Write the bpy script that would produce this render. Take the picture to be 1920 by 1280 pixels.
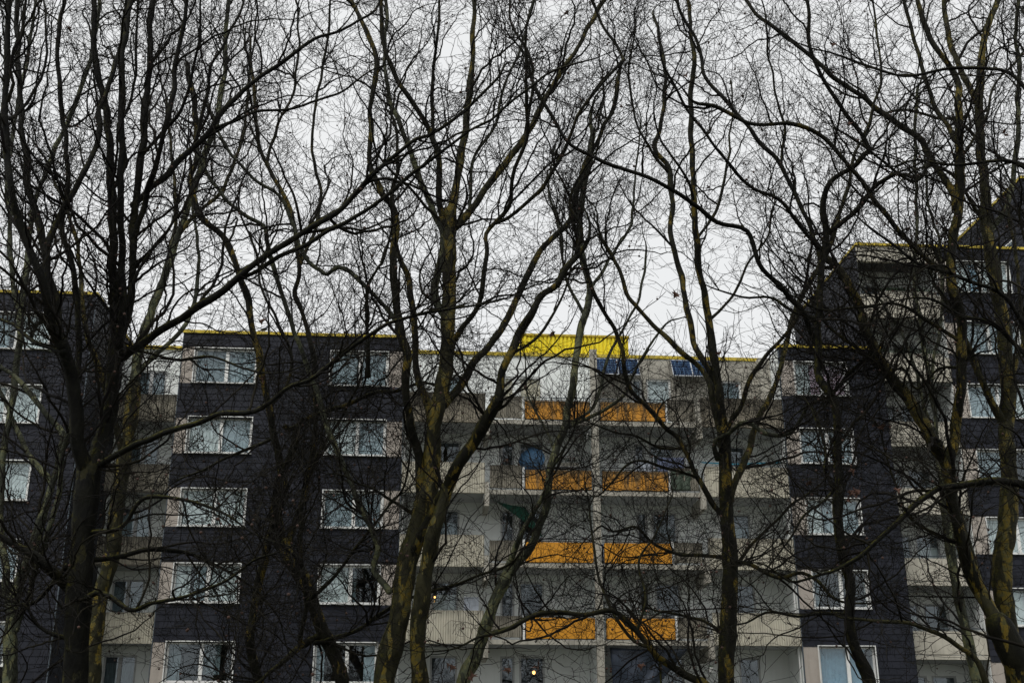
import bpy, math, random
import numpy as np
from mathutils import Matrix, Vector

random.seed(7)
RNG = np.random.default_rng(11)
for o in list(bpy.data.objects):
    bpy.data.objects.remove(o)
SC = bpy.context.scene
COL = SC.collection

# ------------------------------------------------------------------ camera
FPX, PITCH, CAMZ = 2200.0, math.radians(20.1), 1.6      # focal length in photo pixels (1920 wide)
cam_d = bpy.data.cameras.new('camera')
cam_d.sensor_width = 36.0
cam_d.lens = 36.0 * FPX / 1920.0
cam_d.clip_end = 3000.0
cam = bpy.data.objects.new('camera', cam_d)
cam.location = (0, 0, CAMZ)
cam.rotation_euler = (math.pi / 2 + PITCH, 0, 0)
COL.objects.link(cam)
SC.camera = cam

# ------------------------------------------------------------------ sky, sun, exposure (overcast winter day)
SUN_EL, SUN_AZ = math.radians(58), math.radians(214)     # behind the camera, slightly to the left
W = bpy.data.worlds.new('World')
SC.world = W
W.use_nodes = True
nt = W.node_tree
nt.nodes.clear()
sky = nt.nodes.new('ShaderNodeTexSky')
sky.sky_type = 'NISHITA'
sky.sun_disc = False
sky.sun_elevation = SUN_EL
sky.sun_rotation = SUN_AZ
sky.air_density = 1.0
sky.dust_density = 4.0
hs = nt.nodes.new('ShaderNodeHueSaturation')
hs.inputs['Saturation'].default_value = 0.18
nt.links.new(sky.outputs[0], hs.inputs['Color'])
bg1 = nt.nodes.new('ShaderNodeBackground')
bg1.inputs[1].default_value = 0.05
nt.links.new(hs.outputs[0], bg1.inputs[0])
bg2 = nt.nodes.new('ShaderNodeBackground')               # even cloud layer
cn = nt.nodes.new('ShaderNodeTexNoise')                  # faint unevenness of the cloud deck
cn.inputs['Scale'].default_value = 2.2
cn.inputs['Detail'].default_value = 4
cr = nt.nodes.new('ShaderNodeMix')
cr.data_type = 'RGBA'
cr.inputs[6].default_value = (0.560, 0.574, 0.584, 1)
cr.inputs[7].default_value = (0.640, 0.644, 0.646, 1)
nt.links.new(nt.nodes.new('ShaderNodeTexCoord').outputs['Generated'], cn.inputs['Vector'])
nt.links.new(cn.outputs[0], cr.inputs[0])
nt.links.new(cr.outputs[2], bg2.inputs[0])
bg2.inputs[1].default_value = 1.0
mx = nt.nodes.new('ShaderNodeMixShader')
mx.inputs[0].default_value = 0.90
wo = nt.nodes.new('ShaderNodeOutputWorld')
nt.links.new(bg1.outputs[0], mx.inputs[1])
nt.links.new(bg2.outputs[0], mx.inputs[2])
nt.links.new(mx.outputs[0], wo.inputs[0])

sun_d = bpy.data.lights.new('sun', 'SUN')
sun_d.energy = 1.5
sun_d.angle = math.radians(28)
sun_d.color = (1.0, 0.97, 0.93)
sun = bpy.data.objects.new('sun', sun_d)
sd = Vector((math.sin(SUN_AZ) * math.cos(SUN_EL), math.cos(SUN_AZ) * math.cos(SUN_EL), math.sin(SUN_EL)))
sun.rotation_euler = sd.to_track_quat('Z', 'Y').to_euler()
sun.location = (0, -10, 40)
COL.objects.link(sun)

vs = SC.view_settings
vs.view_transform = 'Standard'
vs.look = 'None'
vs.exposure = 0.62
vs.gamma = 1.0
vs.use_curve_mapping = False
SC.render.engine = 'CYCLES'
SC.cycles.max_bounces = 6
SC.cycles.transparent_max_bounces = 8

# ------------------------------------------------------------------ materials
M = {}


def mat(name):
    m = bpy.data.materials.new(name)
    m.use_nodes = True
    m.node_tree.nodes.clear()
    M[name] = m
    return m, m.node_tree


def N(t, kind, **kw):
    n = t.nodes.new(kind)
    for k, v in kw.items():
        if k in n.inputs.keys():
            n.inputs[k].default_value = v
        else:
            setattr(n, k, v)
    return n


def out(t, sh):
    o = t.nodes.new('ShaderNodeOutputMaterial')
    t.links.new(sh, o.inputs[0])


def mixc(t, fac, a, b, blend='MIX'):
    n = t.nodes.new('ShaderNodeMix')
    n.data_type = 'RGBA'
    n.blend_type = blend
    for s, v in ((0, fac), (6, a), (7, b)):
        if isinstance(v, bpy.types.NodeSocket):
            t.links.new(v, n.inputs[s])
        elif s == 0:
            n.inputs[0].default_value = v
        else:
            n.inputs[s].default_value = (*v, 1)
    return n.outputs[2]


def noise(t, scale, detail=4, vec=None, stretch=None, rough=0.6):
    n = N(t, 'ShaderNodeTexNoise')
    n.inputs['Scale'].default_value = scale
    n.inputs['Detail'].default_value = detail
    n.inputs['Roughness'].default_value = rough
    if vec is None:
        vec = t.nodes.new('ShaderNodeTexCoord').outputs['Object']
    if stretch:
        mp = t.nodes.new('ShaderNodeMapping')
        mp.inputs['Scale'].default_value = stretch
        t.links.new(vec, mp.inputs[0])
        vec = mp.outputs[0]
    t.links.new(vec, n.inputs['Vector'])
    return n.outputs[0]


def ramp(t, fac, lo, hi, a=0.0, b=1.0):
    n = N(t, 'ShaderNodeMapRange')
    t.links.new(fac, n.inputs[0])
    n.inputs[1].default_value, n.inputs[2].default_value = lo, hi
    n.inputs[3].default_value, n.inputs[4].default_value = a, b
    n.interpolation_type = 'SMOOTHSTEP'
    return n.outputs[0]


def mth(t, op, a, b=None):
    n = N(t, 'ShaderNodeMath', operation=op)
    for i, v in enumerate((a, b)):
        if v is None:
            continue
        if isinstance(v, bpy.types.NodeSocket):
            t.links.new(v, n.inputs[i])
        else:
            n.inputs[i].default_value = v
    return n.outputs[0]


def pbsdf(t, col, rough=0.7, metal=0.0, bump=None, bstr=0.3, bdist=0.01, spec=0.5):
    p = N(t, 'ShaderNodeBsdfPrincipled')
    if isinstance(col, bpy.types.NodeSocket):
        t.links.new(col, p.inputs['Base Color'])
    else:
        p.inputs['Base Color'].default_value = (*col, 1)
    p.inputs['Roughness'].default_value = rough
    p.inputs['Metallic'].default_value = metal
    p.inputs['Specular IOR Level'].default_value = spec
    if bump is not None:
        b = N(t, 'ShaderNodeBump')
        b.inputs['Strength'].default_value = bstr
        b.inputs['Distance'].default_value = bdist
        t.links.new(bump, b.inputs['Height'])
        t.links.new(b.outputs[0], p.inputs['Normal'])
    return p.outputs[0]


def simple(name, col, rough=0.6, metal=0.0, var=0.25, sc=3.0, spec=0.5):
    m, t = mat(name)
    n = noise(t, sc, 5)
    c = mixc(t, ramp(t, n, 0.3, 0.7), tuple(x * (1 - var) for x in col), tuple(min(1, x * (1 + var * 0.6)) for x in col))
    out(t, pbsdf(t, c, rough, metal, n, 0.15, 0.005, spec))


def weathered(name, col, dirt, amount, streak=1.0, rough=0.85, ztop=None, bscale=40):
    """base colour with rain streaks, blotches and (ztop: per-storey) grime band below the coping"""
    m, t = mat(name)
    tc = t.nodes.new('ShaderNodeTexCoord').outputs['Object']
    st = noise(t, 3.0, 5, tc, (2.2, 2.2, 0.22))
    bl = noise(t, 1.3, 6, tc)
    f = mth(t, 'MULTIPLY', ramp(t, st, 0.42, 0.72), streak)
    f = mth(t, 'ADD', f, mth(t, 'MULTIPLY', ramp(t, bl, 0.4, 0.75), 0.5))
    if ztop is not None:
        z0, per, ln = ztop
        sx = t.nodes.new('ShaderNodeSeparateXYZ')
        t.links.new(tc, sx.inputs[0])
        d = mth(t, 'MODULO', mth(t, 'ADD', sx.outputs[2], -z0 + 10 * per), per)   # 0 at foot .. height of panel
        d = mth(t, 'ADD', d, mth(t, 'MULTIPLY', mth(t, 'ADD', noise(t, 5.0, 4, tc, (2.5, 2.5, 0.15)), -0.5), 0.9))
        f = mth(t, 'ADD', f, ramp(t, d, ln[0], ln[1], 0, 0.95))
    f = mth(t, 'MULTIPLY', mth(t, 'MINIMUM', f, 1.0), amount)
    fine = noise(t, bscale, 3, tc)
    c = mixc(t, f, col, dirt)
    c = mixc(t, ramp(t, fine, 0.3, 0.7, 0, 0.2), c, tuple(x * 0.6 for x in col))
    out(t, pbsdf(t, c, rough, 0, fine, 0.25, 0.004, 0.3))


weathered('concrete', (0.58, 0.55, 0.45), (0.11, 0.10, 0.08), 0.7, 0.45, ztop=(5.93, 2.77, (0.85, 1.35)))
weathered('concrete_dark', (0.27, 0.25, 0.20), (0.06, 0.056, 0.047), 0.85, 0.8, ztop=(6.0, 2.77, (0.5, 1.1)))
weathered('concrete_grim', (0.30, 0.27, 0.21), (0.07, 0.064, 0.05), 0.9, 0.8, ztop=(5.93, 2.77, (0.35, 1.1)))
weathered('concrete_plain', (0.44, 0.42, 0.36), (0.13, 0.12, 0.10), 0.7, 0.7)
weathered('concrete_pink', (0.43, 0.385, 0.34), (0.2, 0.18, 0.16), 0.5, 0.5)
weathered('cream', (0.54, 0.51, 0.43), (0.17, 0.16, 0.13), 0.6, 0.5)
weathered('plaster', (0.80, 0.83, 0.81), (0.5, 0.51, 0.5), 0.35, 0.3)
weathered('soffit', (0.44, 0.45, 0.45), (0.16, 0.16, 0.16), 0.5, 0.3)
weathered('orange', (0.70, 0.31, 0.026), (0.20, 0.11, 0.03), 0.45, 0.4, rough=0.55, ztop=(6.14, 2.77, (0.62, 1.0)))
weathered('orange_dirty', (0.62, 0.28, 0.034), (0.075, 0.058, 0.03), 0.95, 0.9, rough=0.65, ztop=(6.14, 2.77, (0.3, 0.8)))
weathered('yellow', (0.90, 0.75, 0.03), (0.55, 0.42, 0.03), 0.4, 0.5, rough=0.5)
weathered('yellow_trim', (0.62, 0.47, 0.05), (0.2, 0.17, 0.06), 0.75, 0.7, rough=0.6)
simple('roof_felt', (0.06, 0.06, 0.06), 0.95)
simple('pvc', (0.74, 0.75, 0.73), 0.4, var=0.12, sc=2)
simple('zinc', (0.075, 0.095, 0.115), 0.6, 0.3)
simple('dark_metal', (0.035, 0.037, 0.04), 0.5, 0.3)
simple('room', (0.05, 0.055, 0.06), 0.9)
simple('door_frame', (0.42, 0.43, 0.43), 0.5, var=0.15)
simple('roller', (0.035, 0.045, 0.055), 0.6)
simple('wood', (0.18, 0.10, 0.05), 0.7)
simple('terracotta', (0.30, 0.12, 0.06), 0.8)
simple('blue_cloth', (0.018, 0.065, 0.13), 0.8, sc=6)
simple('green_cloth', (0.014, 0.10, 0.066), 0.8, sc=6)
simple('olive_cloth', (0.05, 0.07, 0.05), 0.9, sc=6)
simple('tarp', (0.03, 0.042, 0.065), 0.45, sc=4)
simple('white_cloth', (0.42, 0.46, 0.52), 0.8, sc=5)
simple('lilac_cloth', (0.16, 0.19, 0.30), 0.8, sc=5)
simple('red_petal', (0.5, 0.05, 0.04), 0.7)
simple('pink_petal', (0.5, 0.22, 0.16), 0.7)
simple('plant_green', (0.035, 0.075, 0.03), 0.6, var=0.5)
simple('cyan_plastic', (0.03, 0.30, 0.45), 0.5)
simple('deep_blue', (0.015, 0.035, 0.17), 0.5)
simple('bird_grey', (0.10, 0.115, 0.14), 0.7)
simple('bird_dark', (0.03, 0.035, 0.045), 0.7)
simple('leaf_brown', (0.075, 0.031, 0.017), 0.75, var=0.5, sc=14)
simple('seed_ball', (0.045, 0.022, 0.015), 0.9)
simple('alu', (0.55, 0.57, 0.6), 0.35, 0.7)
for nm, c in (('net', (0.62, 0.65, 0.64)), ('grey_blind', (0.16, 0.20, 0.22)), ('pink', (0.33, 0.19, 0.24)), ('blue', (0.17, 0.29, 0.38)),
              ('peach', (0.72, 0.60, 0.44)), ('bluewhite', (0.31, 0.37, 0.40)), ('dim', (0.11, 0.14, 0.15))):
    simple('curtain_' + nm, c, 0.9, var=0.15, sc=6)

# grass
m, t = mat('grass')
c = mixc(t, ramp(t, noise(t, 0.5, 6), 0.35, 0.65), (0.035, 0.05, 0.02), (0.07, 0.06, 0.035))
out(t, pbsdf(t, c, 0.95, 0, noise(t, 20, 4), 0.6, 0.05))

# slates: hue varies slate by slate (attribute on the joined mesh, object random on single slates)
m, t = mat('slate')
at = N(t, 'ShaderNodeAttribute', attribute_name='var')
oi = t.nodes.new('ShaderNodeObjectInfo')
rnd = mth(t, 'FRACT', mth(t, 'ADD', at.outputs['Fac'], oi.outputs['Random']))
c = mixc(t, rnd, (0.0085, 0.0104, 0.0165), (0.0185, 0.0205, 0.030))
tc = t.nodes.new('ShaderNodeTexCoord').outputs['Object']
c = mixc(t, ramp(t, noise(t, 2.2, 6, tc, (2.0, 2.0, 0.35)), 0.5, 0.78, 0, 0.45), c, (0.038, 0.040, 0.048))
c = mixc(t, ramp(t, noise(t, 0.5, 4, tc), 0.45, 0.7, 0, 0.5), c, (0.011, 0.013, 0.017))
out(t, pbsdf(t, c, 0.62, 0, noise(t, 30, 4, tc), 0.25, 0.003, 0.2))
simple('slate_back', (0.012, 0.012, 0.014), 0.9)

# glass: see-through pane with the reflection of a double glazing
m, t = mat('glass')
lw = N(t, 'ShaderNodeLayerWeight')
lw.inputs[0].default_value = 0.5
gl = N(t, 'ShaderNodeBsdfGlossy')
gl.inputs['Roughness'].default_value = 0.015
gl.inputs['Color'].default_value = (0.88, 0.95, 1.0, 1)
tr = N(t, 'ShaderNodeBsdfTransparent')
tr.inputs[0].default_value = (0.93, 0.96, 0.965, 1)
ms = N(t, 'ShaderNodeMixShader')
t.links.new(mth(t, 'ADD', mth(t, 'MULTIPLY', mth(t, 'POWER', lw.outputs['Facing'], 4.0), 0.55), 0.055), ms.inputs[0])
t.links.new(tr.outputs[0], ms.inputs[1])
t.links.new(gl.outputs[0], ms.inputs[2])
out(t, ms.outputs[0])

# photovoltaic cells
m, t = mat('solar')
tc = t.nodes.new('ShaderNodeTexCoord').outputs['Object']
br = N(t, 'ShaderNodeTexBrick')
br.offset = 0.0
br.inputs['Color1'].default_value = (0.003, 0.016, 0.05, 1)
br.inputs['Color2'].default_value = (0.004, 0.023, 0.066, 1)
br.inputs['Mortar'].default_value = (0.08, 0.14, 0.22, 1)
br.inputs['Scale'].default_value = 1.0
br.inputs['Mortar Size'].default_value = 0.007
br.inputs['Brick Width'].default_value = 0.155
br.inputs['Row Height'].default_value = 0.155
t.links.new(tc, br.inputs['Vector'])
out(t, pbsdf(t, br.outputs[0], 0.5, 0, None, spec=0.1))

for nm, c, s in (('bulb', (1.0, 0.45, 0.12), 3.2),):
    m, t = mat(nm)
    e = N(t, 'ShaderNodeEmission')
    e.inputs[0].default_value = (*c, 1)
    e.inputs[1].default_value = s
    out(t, e.outputs[0])


def bark(name, base, base2, patch, patch2, pth, moss):
    m, t = mat(name)
    tc = t.nodes.new('ShaderNodeTexCoord').outputs['Object']
    rad = N(t, 'ShaderNodeAttribute', attribute_name='rad').outputs['Fac']
    n1 = noise(t, 6.0, 6, tc, (1, 1, 0.5))
    c = mixc(t, ramp(t, n1, 0.35, 0.65), base, base2)
    # flaking plane bark on thick wood
    n2 = noise(t, 3.4, 5, tc, (1.0, 1.0, 0.32), 0.55)
    pm = mth(t, 'MULTIPLY', ramp(t, n2, pth, pth + 0.035), ramp(t, rad, 0.025, 0.09))
    pc = mixc(t, ramp(t, noise(t, 9.0, 3, tc), 0.4, 0.6), patch, patch2)
    c = mixc(t, pm, c, pc)
    # moss and algae on the upper, weather side
    g = t.nodes.new('ShaderNodeNewGeometry')
    sx = t.nodes.new('ShaderNodeSeparateXYZ')
    t.links.new(g.outputs['Normal'], sx.inputs[0])
    up = mth(t, 'ADD', sx.outputs[2], mth(t, 'MULTIPLY', sx.outputs[0], -0.6))
    mm = mth(t, 'ADD', up, mth(t, 'MULTIPLY', mth(t, 'ADD', noise(t, 4.0, 5, tc), -0.5), 2.6))
    mm = mth(t, 'MULTIPLY', ramp(t, mm, 0.22, 0.9), ramp(t, rad, 0.008, 0.03))
    mc = mixc(t, ramp(t, noise(t, 14.0, 3, tc), 0.4, 0.6), (0.011, 0.013, 0.002), (0.055, 0.051, 0.005))
    c = mixc(t, mth(t, 'MULTIPLY', mm, moss), c, mc)
    out(t, pbsdf(t, c, 0.72, 0, mth(t, 'ADD', noise(t, 22.0, 5, tc, (1, 1, 0.4)), mth(t, 'MULTIPLY', pm, -0.4)), 0.9, 0.025, 0.12))


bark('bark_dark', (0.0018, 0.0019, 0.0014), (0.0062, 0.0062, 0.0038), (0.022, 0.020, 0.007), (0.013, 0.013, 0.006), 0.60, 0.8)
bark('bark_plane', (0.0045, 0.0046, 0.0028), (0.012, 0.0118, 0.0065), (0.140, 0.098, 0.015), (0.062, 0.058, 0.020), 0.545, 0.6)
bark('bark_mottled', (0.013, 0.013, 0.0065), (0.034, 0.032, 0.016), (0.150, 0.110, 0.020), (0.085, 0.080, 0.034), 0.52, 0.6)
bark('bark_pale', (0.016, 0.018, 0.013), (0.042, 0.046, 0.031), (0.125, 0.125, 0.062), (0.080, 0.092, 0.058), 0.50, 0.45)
m, t = mat('twig')
tc = t.nodes.new('ShaderNodeTexCoord').outputs['Object']
c = mixc(t, ramp(t, noise(t, 1.2, 3, tc), 0.4, 0.65), (0.0045, 0.0038, 0.0034), (0.013, 0.0115, 0.007))
out(t, pbsdf(t, c, 0.8, spec=0.12))


# ------------------------------------------------------------------ mesh helpers
def link(name, me, mt, parent=None, mw=None):
    o = bpy.data.objects.new(name, me)
    COL.objects.link(o)
    if mt and not me.materials:
        me.materials.append(M[mt])
    if parent is not None:
        o.parent = parent
    if mw is not None:
        o.matrix_world = mw
    return o


def mesh(name, verts, faces, smooth=False):
    me = bpy.data.meshes.new(name)
    me.from_pydata(verts, [], faces)
    me.update()
    if smooth:
        me.polygons.foreach_set('use_smooth', [True] * len(me.polygons))
    return me


BF = [(0, 3, 2, 1), (4, 5, 6, 7), (0, 1, 5, 4), (1, 2, 6, 5), (2, 3, 7, 6), (3, 0, 4, 7)]


class MB:
    def __init__(s):
        s.v, s.f = [], []

    def add(s, v, f):
        b = len(s.v)
        s.v += [tuple(p) for p in v]
        s.f += [tuple(i + b for i in q) for q in f]
        return s

    def box(s, x0, x1, y0, y1, z0, z1):
        return s.add([(x0, y0, z0), (x1, y0, z0), (x1, y1, z0), (x0, y1, z0), (x0, y0, z1), (x1, y0, z1), (x1, y1, z1), (x0, y1, z1)], BF)

    def tube(s, pts, rads, n=8, cap=True):
        pts = [Vector(p) for p in pts]
        if not hasattr(rads, '__len__'):
            rads = [rads] * len(pts)
        vs_, ref = [], None
        for i, p in enumerate(pts):
            d = (pts[min(i + 1, len(pts) - 1)] - pts[max(i - 1, 0)]).normalized()
            if ref is None:
                ref = d.cross(Vector((0.31, 0.17, 0.93)) if abs(d.z) < 0.9 else Vector((1, 0.1, 0))).normalized()
            a = (ref - d * ref.dot(d)).normalized()
            ref = a
            b = d.cross(a)
            vs_ += [p + (a * math.cos(2 * math.pi * k / n) + b * math.sin(2 * math.pi * k / n)) * rads[i] for k in range(n)]
        fs = [(i * n + k, i * n + (k + 1) % n, (i + 1) * n + (k + 1) % n, (i + 1) * n + k) for i in range(len(pts) - 1) for k in range(n)]
        if cap:
            fs += [tuple(range(n - 1, -1, -1)), tuple(range((len(pts) - 1) * n, len(pts) * n))]
        return s.add(vs_, fs)

    def build(s, name, mt, parent=None, smooth=False, off=(0, 0, 0), mw=None):
        return link(name, mesh(name, [(a - off[0], b - off[1], c - off[2]) for a, b, c in s.v], s.f, smooth), mt, parent, mw)


def tag(o, label, cat, group=None):
    o['label'] = label
    o['category'] = cat
    if group:
        o['group'] = group
    return o


# ------------------------------------------------------------------ ground
def flat(name, x0, x1, y0, y1, z, mt):
    n = 1
    o = link(name, mesh(name, [(x0, y0, z), (x1, y0, z), (x1, y1, z), (x0, y1, z)], [(0, 1, 2, 3)]), mt)
    o['kind'] = 'structure'
    return o


flat('ground', -900, 900, -300, 1500, 0.0, 'grass')

# ------------------------------------------------------------------ the facade frame: u along the front, v into the building, w up
PHI, D0 = math.radians(4.0), 43.7
FAC = Matrix.Translation((0, D0, 0)) @ Matrix.Rotation(PHI, 4, 'Z')
FL = 2.77                       # storey height


def root(name, u, v, w, label=None, cat=None, group=None):
    o = bpy.data.objects.new(name, None)
    COL.objects.link(o)
    o.empty_display_size = 0.3
    o.matrix_world = FAC @ Matrix.Translation((u, v, w))
    o['off'] = (u, v, w)
    if label:
        tag(o, label, cat, group)
    return o


def P(par):
    return tuple(par['off'])


def sub(mb, name, mt, parent, off, smooth=False):
    return mb.build(name, mt, parent, smooth, off)


def wall(u0, u1, w0, w1, v, holes, depth=0.12):
    """front sheet with openings and their reveals"""
    us = sorted({u0, u1, *[h[0] for h in holes], *[h[1] for h in holes]})
    ws = sorted({w0, w1, *[h[2] for h in holes], *[h[3] for h in holes]})
    mb = MB()
    for a, b in zip(us, us[1:]):
        for c_, d in zip(ws, ws[1:]):
            cu, cw = (a + b) / 2, (c_ + d) / 2
            if not (u0 < cu < u1 and w0 < cw < w1):
                continue
            if any(h[0] < cu < h[1] and h[2] < cw < h[3] for h in holes):
                continue
            mb.add([(a, v, c_), (b, v, c_), (b, v, d), (a, v, d)], [(0, 1, 2, 3)])
    for a, b, c_, d in holes:
        e = v + depth
        mb.add([(a, v, c_), (b, v, c_), (b, v, d), (a, v, d), (a, e, c_), (b, e, c_), (b, e, d), (a, e, d)],
               [(0, 4, 5, 1), (1, 5, 6, 2), (2, 6, 7, 3), (3, 7, 4, 0)])
    return mb


def curtain_mesh(u0, u1, w0, w1, v, amp=0.03, pitch=0.13):
    n = max(6, int((u1 - u0) / pitch * 4))
    vs_, fs = [], []
    ph = random.random() * 6
    for i in range(n + 1):
        u = u0 + (u1 - u0) * i / n
        dv = amp * math.sin(u / pitch * 2 * math.pi + ph) * (0.6 + 0.4 * math.sin(u * 2.3 + ph))
        vs_ += [(u, v + dv * 1.15, w0), (u, v + dv * 0.8, w1)]
    for i in range(n):
        fs.append((2 * i, 2 * i + 2, 2 * i + 3, 2 * i + 1))
    return MB().add(vs_, fs)


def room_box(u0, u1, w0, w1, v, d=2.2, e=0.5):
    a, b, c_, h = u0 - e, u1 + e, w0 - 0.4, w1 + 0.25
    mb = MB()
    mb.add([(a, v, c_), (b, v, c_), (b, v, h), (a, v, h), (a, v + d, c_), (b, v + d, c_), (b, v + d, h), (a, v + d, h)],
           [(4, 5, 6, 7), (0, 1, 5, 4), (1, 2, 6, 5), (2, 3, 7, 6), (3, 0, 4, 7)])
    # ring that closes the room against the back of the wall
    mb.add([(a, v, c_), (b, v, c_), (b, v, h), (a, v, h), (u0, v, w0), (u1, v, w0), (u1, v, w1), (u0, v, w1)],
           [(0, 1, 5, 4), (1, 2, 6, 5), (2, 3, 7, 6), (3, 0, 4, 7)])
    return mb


def window(par, u0, u1, w0, w1, v, curtains=(), split=0.52, surround=True, sill=True, fm='pvc', rec=0.09, name='window', roller=0.0, room=True):
    """PVC window set back in its opening. curtains: (f0, f1, material, h0) fractions of the width"""
    o = P(par)
    mb = MB()
    fw = 0.075
    vf = v + rec
    if surround:                                   # thin metal edge standing proud of the cladding
        s = 0.035
        mb.box(u0 - s, u1 + s, v - 0.05, v + 0.02, w1, w1 + s)
        mb.box(u0 - s, u0, v - 0.05, v + 0.02, w0, w1 - 0.001)
        mb.box(u1, u1 + s, v - 0.05, v + 0.02, w0, w1 - 0.001)
    mb.box(u0, u1, vf, vf + 0.07, w1 - fw, w1)
    mb.box(u0, u1, vf, vf + 0.07, w0, w0 + fw)
    mb.box(u0, u0 + fw, vf + 0.001, vf + 0.069, w0 + fw, w1 - fw)
    mb.box(u1 - fw, u1, vf + 0.001, vf + 0.069, w0 + fw, w1 - fw)
    root_ = sub(mb, name, fm, par, o)
    xs = [u0 + fw, u1 - fw]
    if split:
        um = u0 + (u1 - u0) * split
        sub(MB().box(um - 0.065, um + 0.065, vf - 0.012, vf + 0.066, w0 + fw, w1 - fw), 'mullion', fm, root_, o)
        xs = [u0 + fw, um - 0.065, um + 0.065, u1 - fw]
    for a, b in zip(xs[::2], xs[1::2]):
        sub(MB().box(a - 0.008, b + 0.008, vf + 0.028, vf + 0.04, w0 + fw - 0.008, w1 - fw + 0.008), 'pane', 'glass', root_, o)
    if sill:
        sub(MB().box(u0 - 0.07, u1 + 0.07, v - 0.10, v + rec - 0.003, w0 - 0.035, w0 - 0.002), 'sill', 'pvc', root_, o)
    if roller:
        sub(MB().box(u0 + fw, u1 - fw, vf + 0.075, vf + 0.10, w1 - fw - roller, w1 - fw + 0.01), 'roller_blind', 'roller', root_, o)
    for cu in curtains:
        f0, f1, cm = cu[:3]
        a, b = u0 + 0.03 + (u1 - u0 - 0.06) * f0, u0 + 0.03 + (u1 - u0 - 0.06) * f1
        cw0 = w0 + (cu[3] if len(cu) > 3 else 0.0) * (w1 - w0)
        flatb = cm in ('grey_blind', 'peach')
        sub(curtain_mesh(a, b, cw0 + 0.01, w1 - 0.02, vf + 0.115, 0.004 if flatb else 0.024), 'curtain', 'curtain_' + cm, root_, o, True)
    if room:
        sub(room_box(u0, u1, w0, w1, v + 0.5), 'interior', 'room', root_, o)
        mb = MB()                                    # deep reveal between frame and room
        e0, e1 = vf + 0.07, v + 0.5
        mb.add([(u0, e0, w0), (u1, e0, w0), (u1, e0, w1), (u0, e0, w1), (u0, e1, w0), (u1, e1, w0), (u1, e1, w1), (u0, e1, w1)],
               [(0, 4, 5, 1), (1, 5, 6, 2), (2, 6, 7, 3), (3, 7, 4, 0)])
        sub(mb, 'reveal', 'plaster', root_, o)
    return root_


# ---- slates
SW, SH = 0.30, 0.245


def slate_mesh(w, h):
    """wedge hung on its top edge: foot 16 mm off the wall, head 5 mm"""
    x = w / 2 - 0.003
    return [(-x, -0.022, 0), (x, -0.022, 0), (x, -0.004, 0), (-x, -0.004, 0), (-x, -0.006, h + 0.03), (x, -0.006, h + 0.03), (x, -0.001, h + 0.03), (-x, -0.001, h + 0.03)]


def px_of(p):
    d = (p[0], p[1], p[2] - CAMZ)
    dep = d[1] * math.cos(PITCH) + d[2] * math.sin(PITCH)
    up = -d[1] * math.sin(PITCH) + d[2] * math.cos(PITCH)
    return 960 + FPX * d[0] / dep, 640 - FPX * up / dep, dep


def slates(parent, off, faces, keep=300):
    """faces: (u0,u1,w0,w1,v,holes, mode) ; mode 'f' front or ('s', u, sign) side wall. the largest-looking slates become parts"""
    items = []
    for (a0, a1, w0, w1, fix, holes, mode) in faces:
        rows = int((w1 - w0) / SH + 0.5)
        sh = (w1 - w0) / rows
        for r in range(rows):
            wz = w0 + r * sh
            hs_ = [h for h in holes if h[2] < wz + sh * 0.6 and h[3] > wz + sh * 0.4]
            x = a0 - (SW / 2 if r % 2 else 0)
            segs = []
            while x < a1 - 0.02:
                segs.append((max(a0, x), min(a1, x + SW)))
                x += SW
            for s0, s1 in segs:
                parts = [(s0, s1)]
                for h in hs_:
                    nx = []
                    for p0, p1 in parts:
                        if h[1] <= p0 or h[0] >= p1:
                            nx.append((p0, p1))
                        else:
                            if h[0] - p0 > 0.04:
                                nx.append((p0, h[0]))
                            if p1 - h[1] > 0.04:
                                nx.append((h[1], p1))
                    parts = nx
                for p0, p1 in parts:
                    hh = sh
                    for h in holes:       # trim the row under an opening
                        if h[0] < (p0 + p1) / 2 < h[1] and wz < h[2] < wz + sh:
                            hh = h[2] - wz - 0.034
                    items.append((round(p1 - p0, 3), (p0 + p1) / 2, wz, hh, fix, mode, sh))
    full = {}
    vis = []
    for i, it in enumerate(items):
        w, c_, wz, hh, fix, mode, sh = it
        if mode == 'f' and abs(w - SW) < 0.005 and abs(hh - sh) < 1e-6:
            p = FAC @ Vector((c_, fix, wz))
            x, y, dep = px_of(p)
            if 10 < x < 1910 and 560 < y < 1270:
                vis.append((dep, i))
    vis.sort()
    single = {i for _, i in vis[:keep]}
    me1 = {}
    V, F, A = [], [], []
    for i, (w, c_, wz, hh, fix, mode, sh) in enumerate(items):
        dt = random.uniform(-0.003, 0.003)
        if i in single:
            k = round(sh, 3)
            if k not in me1:
                me1[k] = mesh('slate', slate_mesh(SW, sh - 0.012), BF)
            o = link('slate', me1[k], 'slate', parent)
            o.location = (c_ - off[0], fix - 0.001 + dt * 0.3 - off[1], wz - off[2])
            o.rotation_euler = (0, dt * 1.5, 0)
            continue
        vs_ = slate_mesh(w, hh - 0.012)
        if mode == 'f':
            vv = [(c_ + a, fix + b + dt * 0.3 - 0.001, wz + cz) for a, b, cz in vs_]
        else:
            sg = mode[1]           # wall facing +u (1) or -u (-1): coordinate runs along v
            vv = [(fix - sg * (b - 0.001), c_ + (a if sg > 0 else -a), wz + cz) for a, b, cz in vs_]
        b0 = len(V)
        V += [(a - off[0], b - off[1], cz - off[2]) for a, b, cz in vv]
        F += [tuple(q + b0 for q in f) for f in BF]
        A += [random.random()] * 6
    me = mesh('slate_field', V, F)
    at = me.attributes.new('var', 'FLOAT', 'FACE')
    at.data.foreach_set('value', A)
    o = link('slate_field', me, 'slate', parent)
    o['kind'] = 'stuff'


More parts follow.
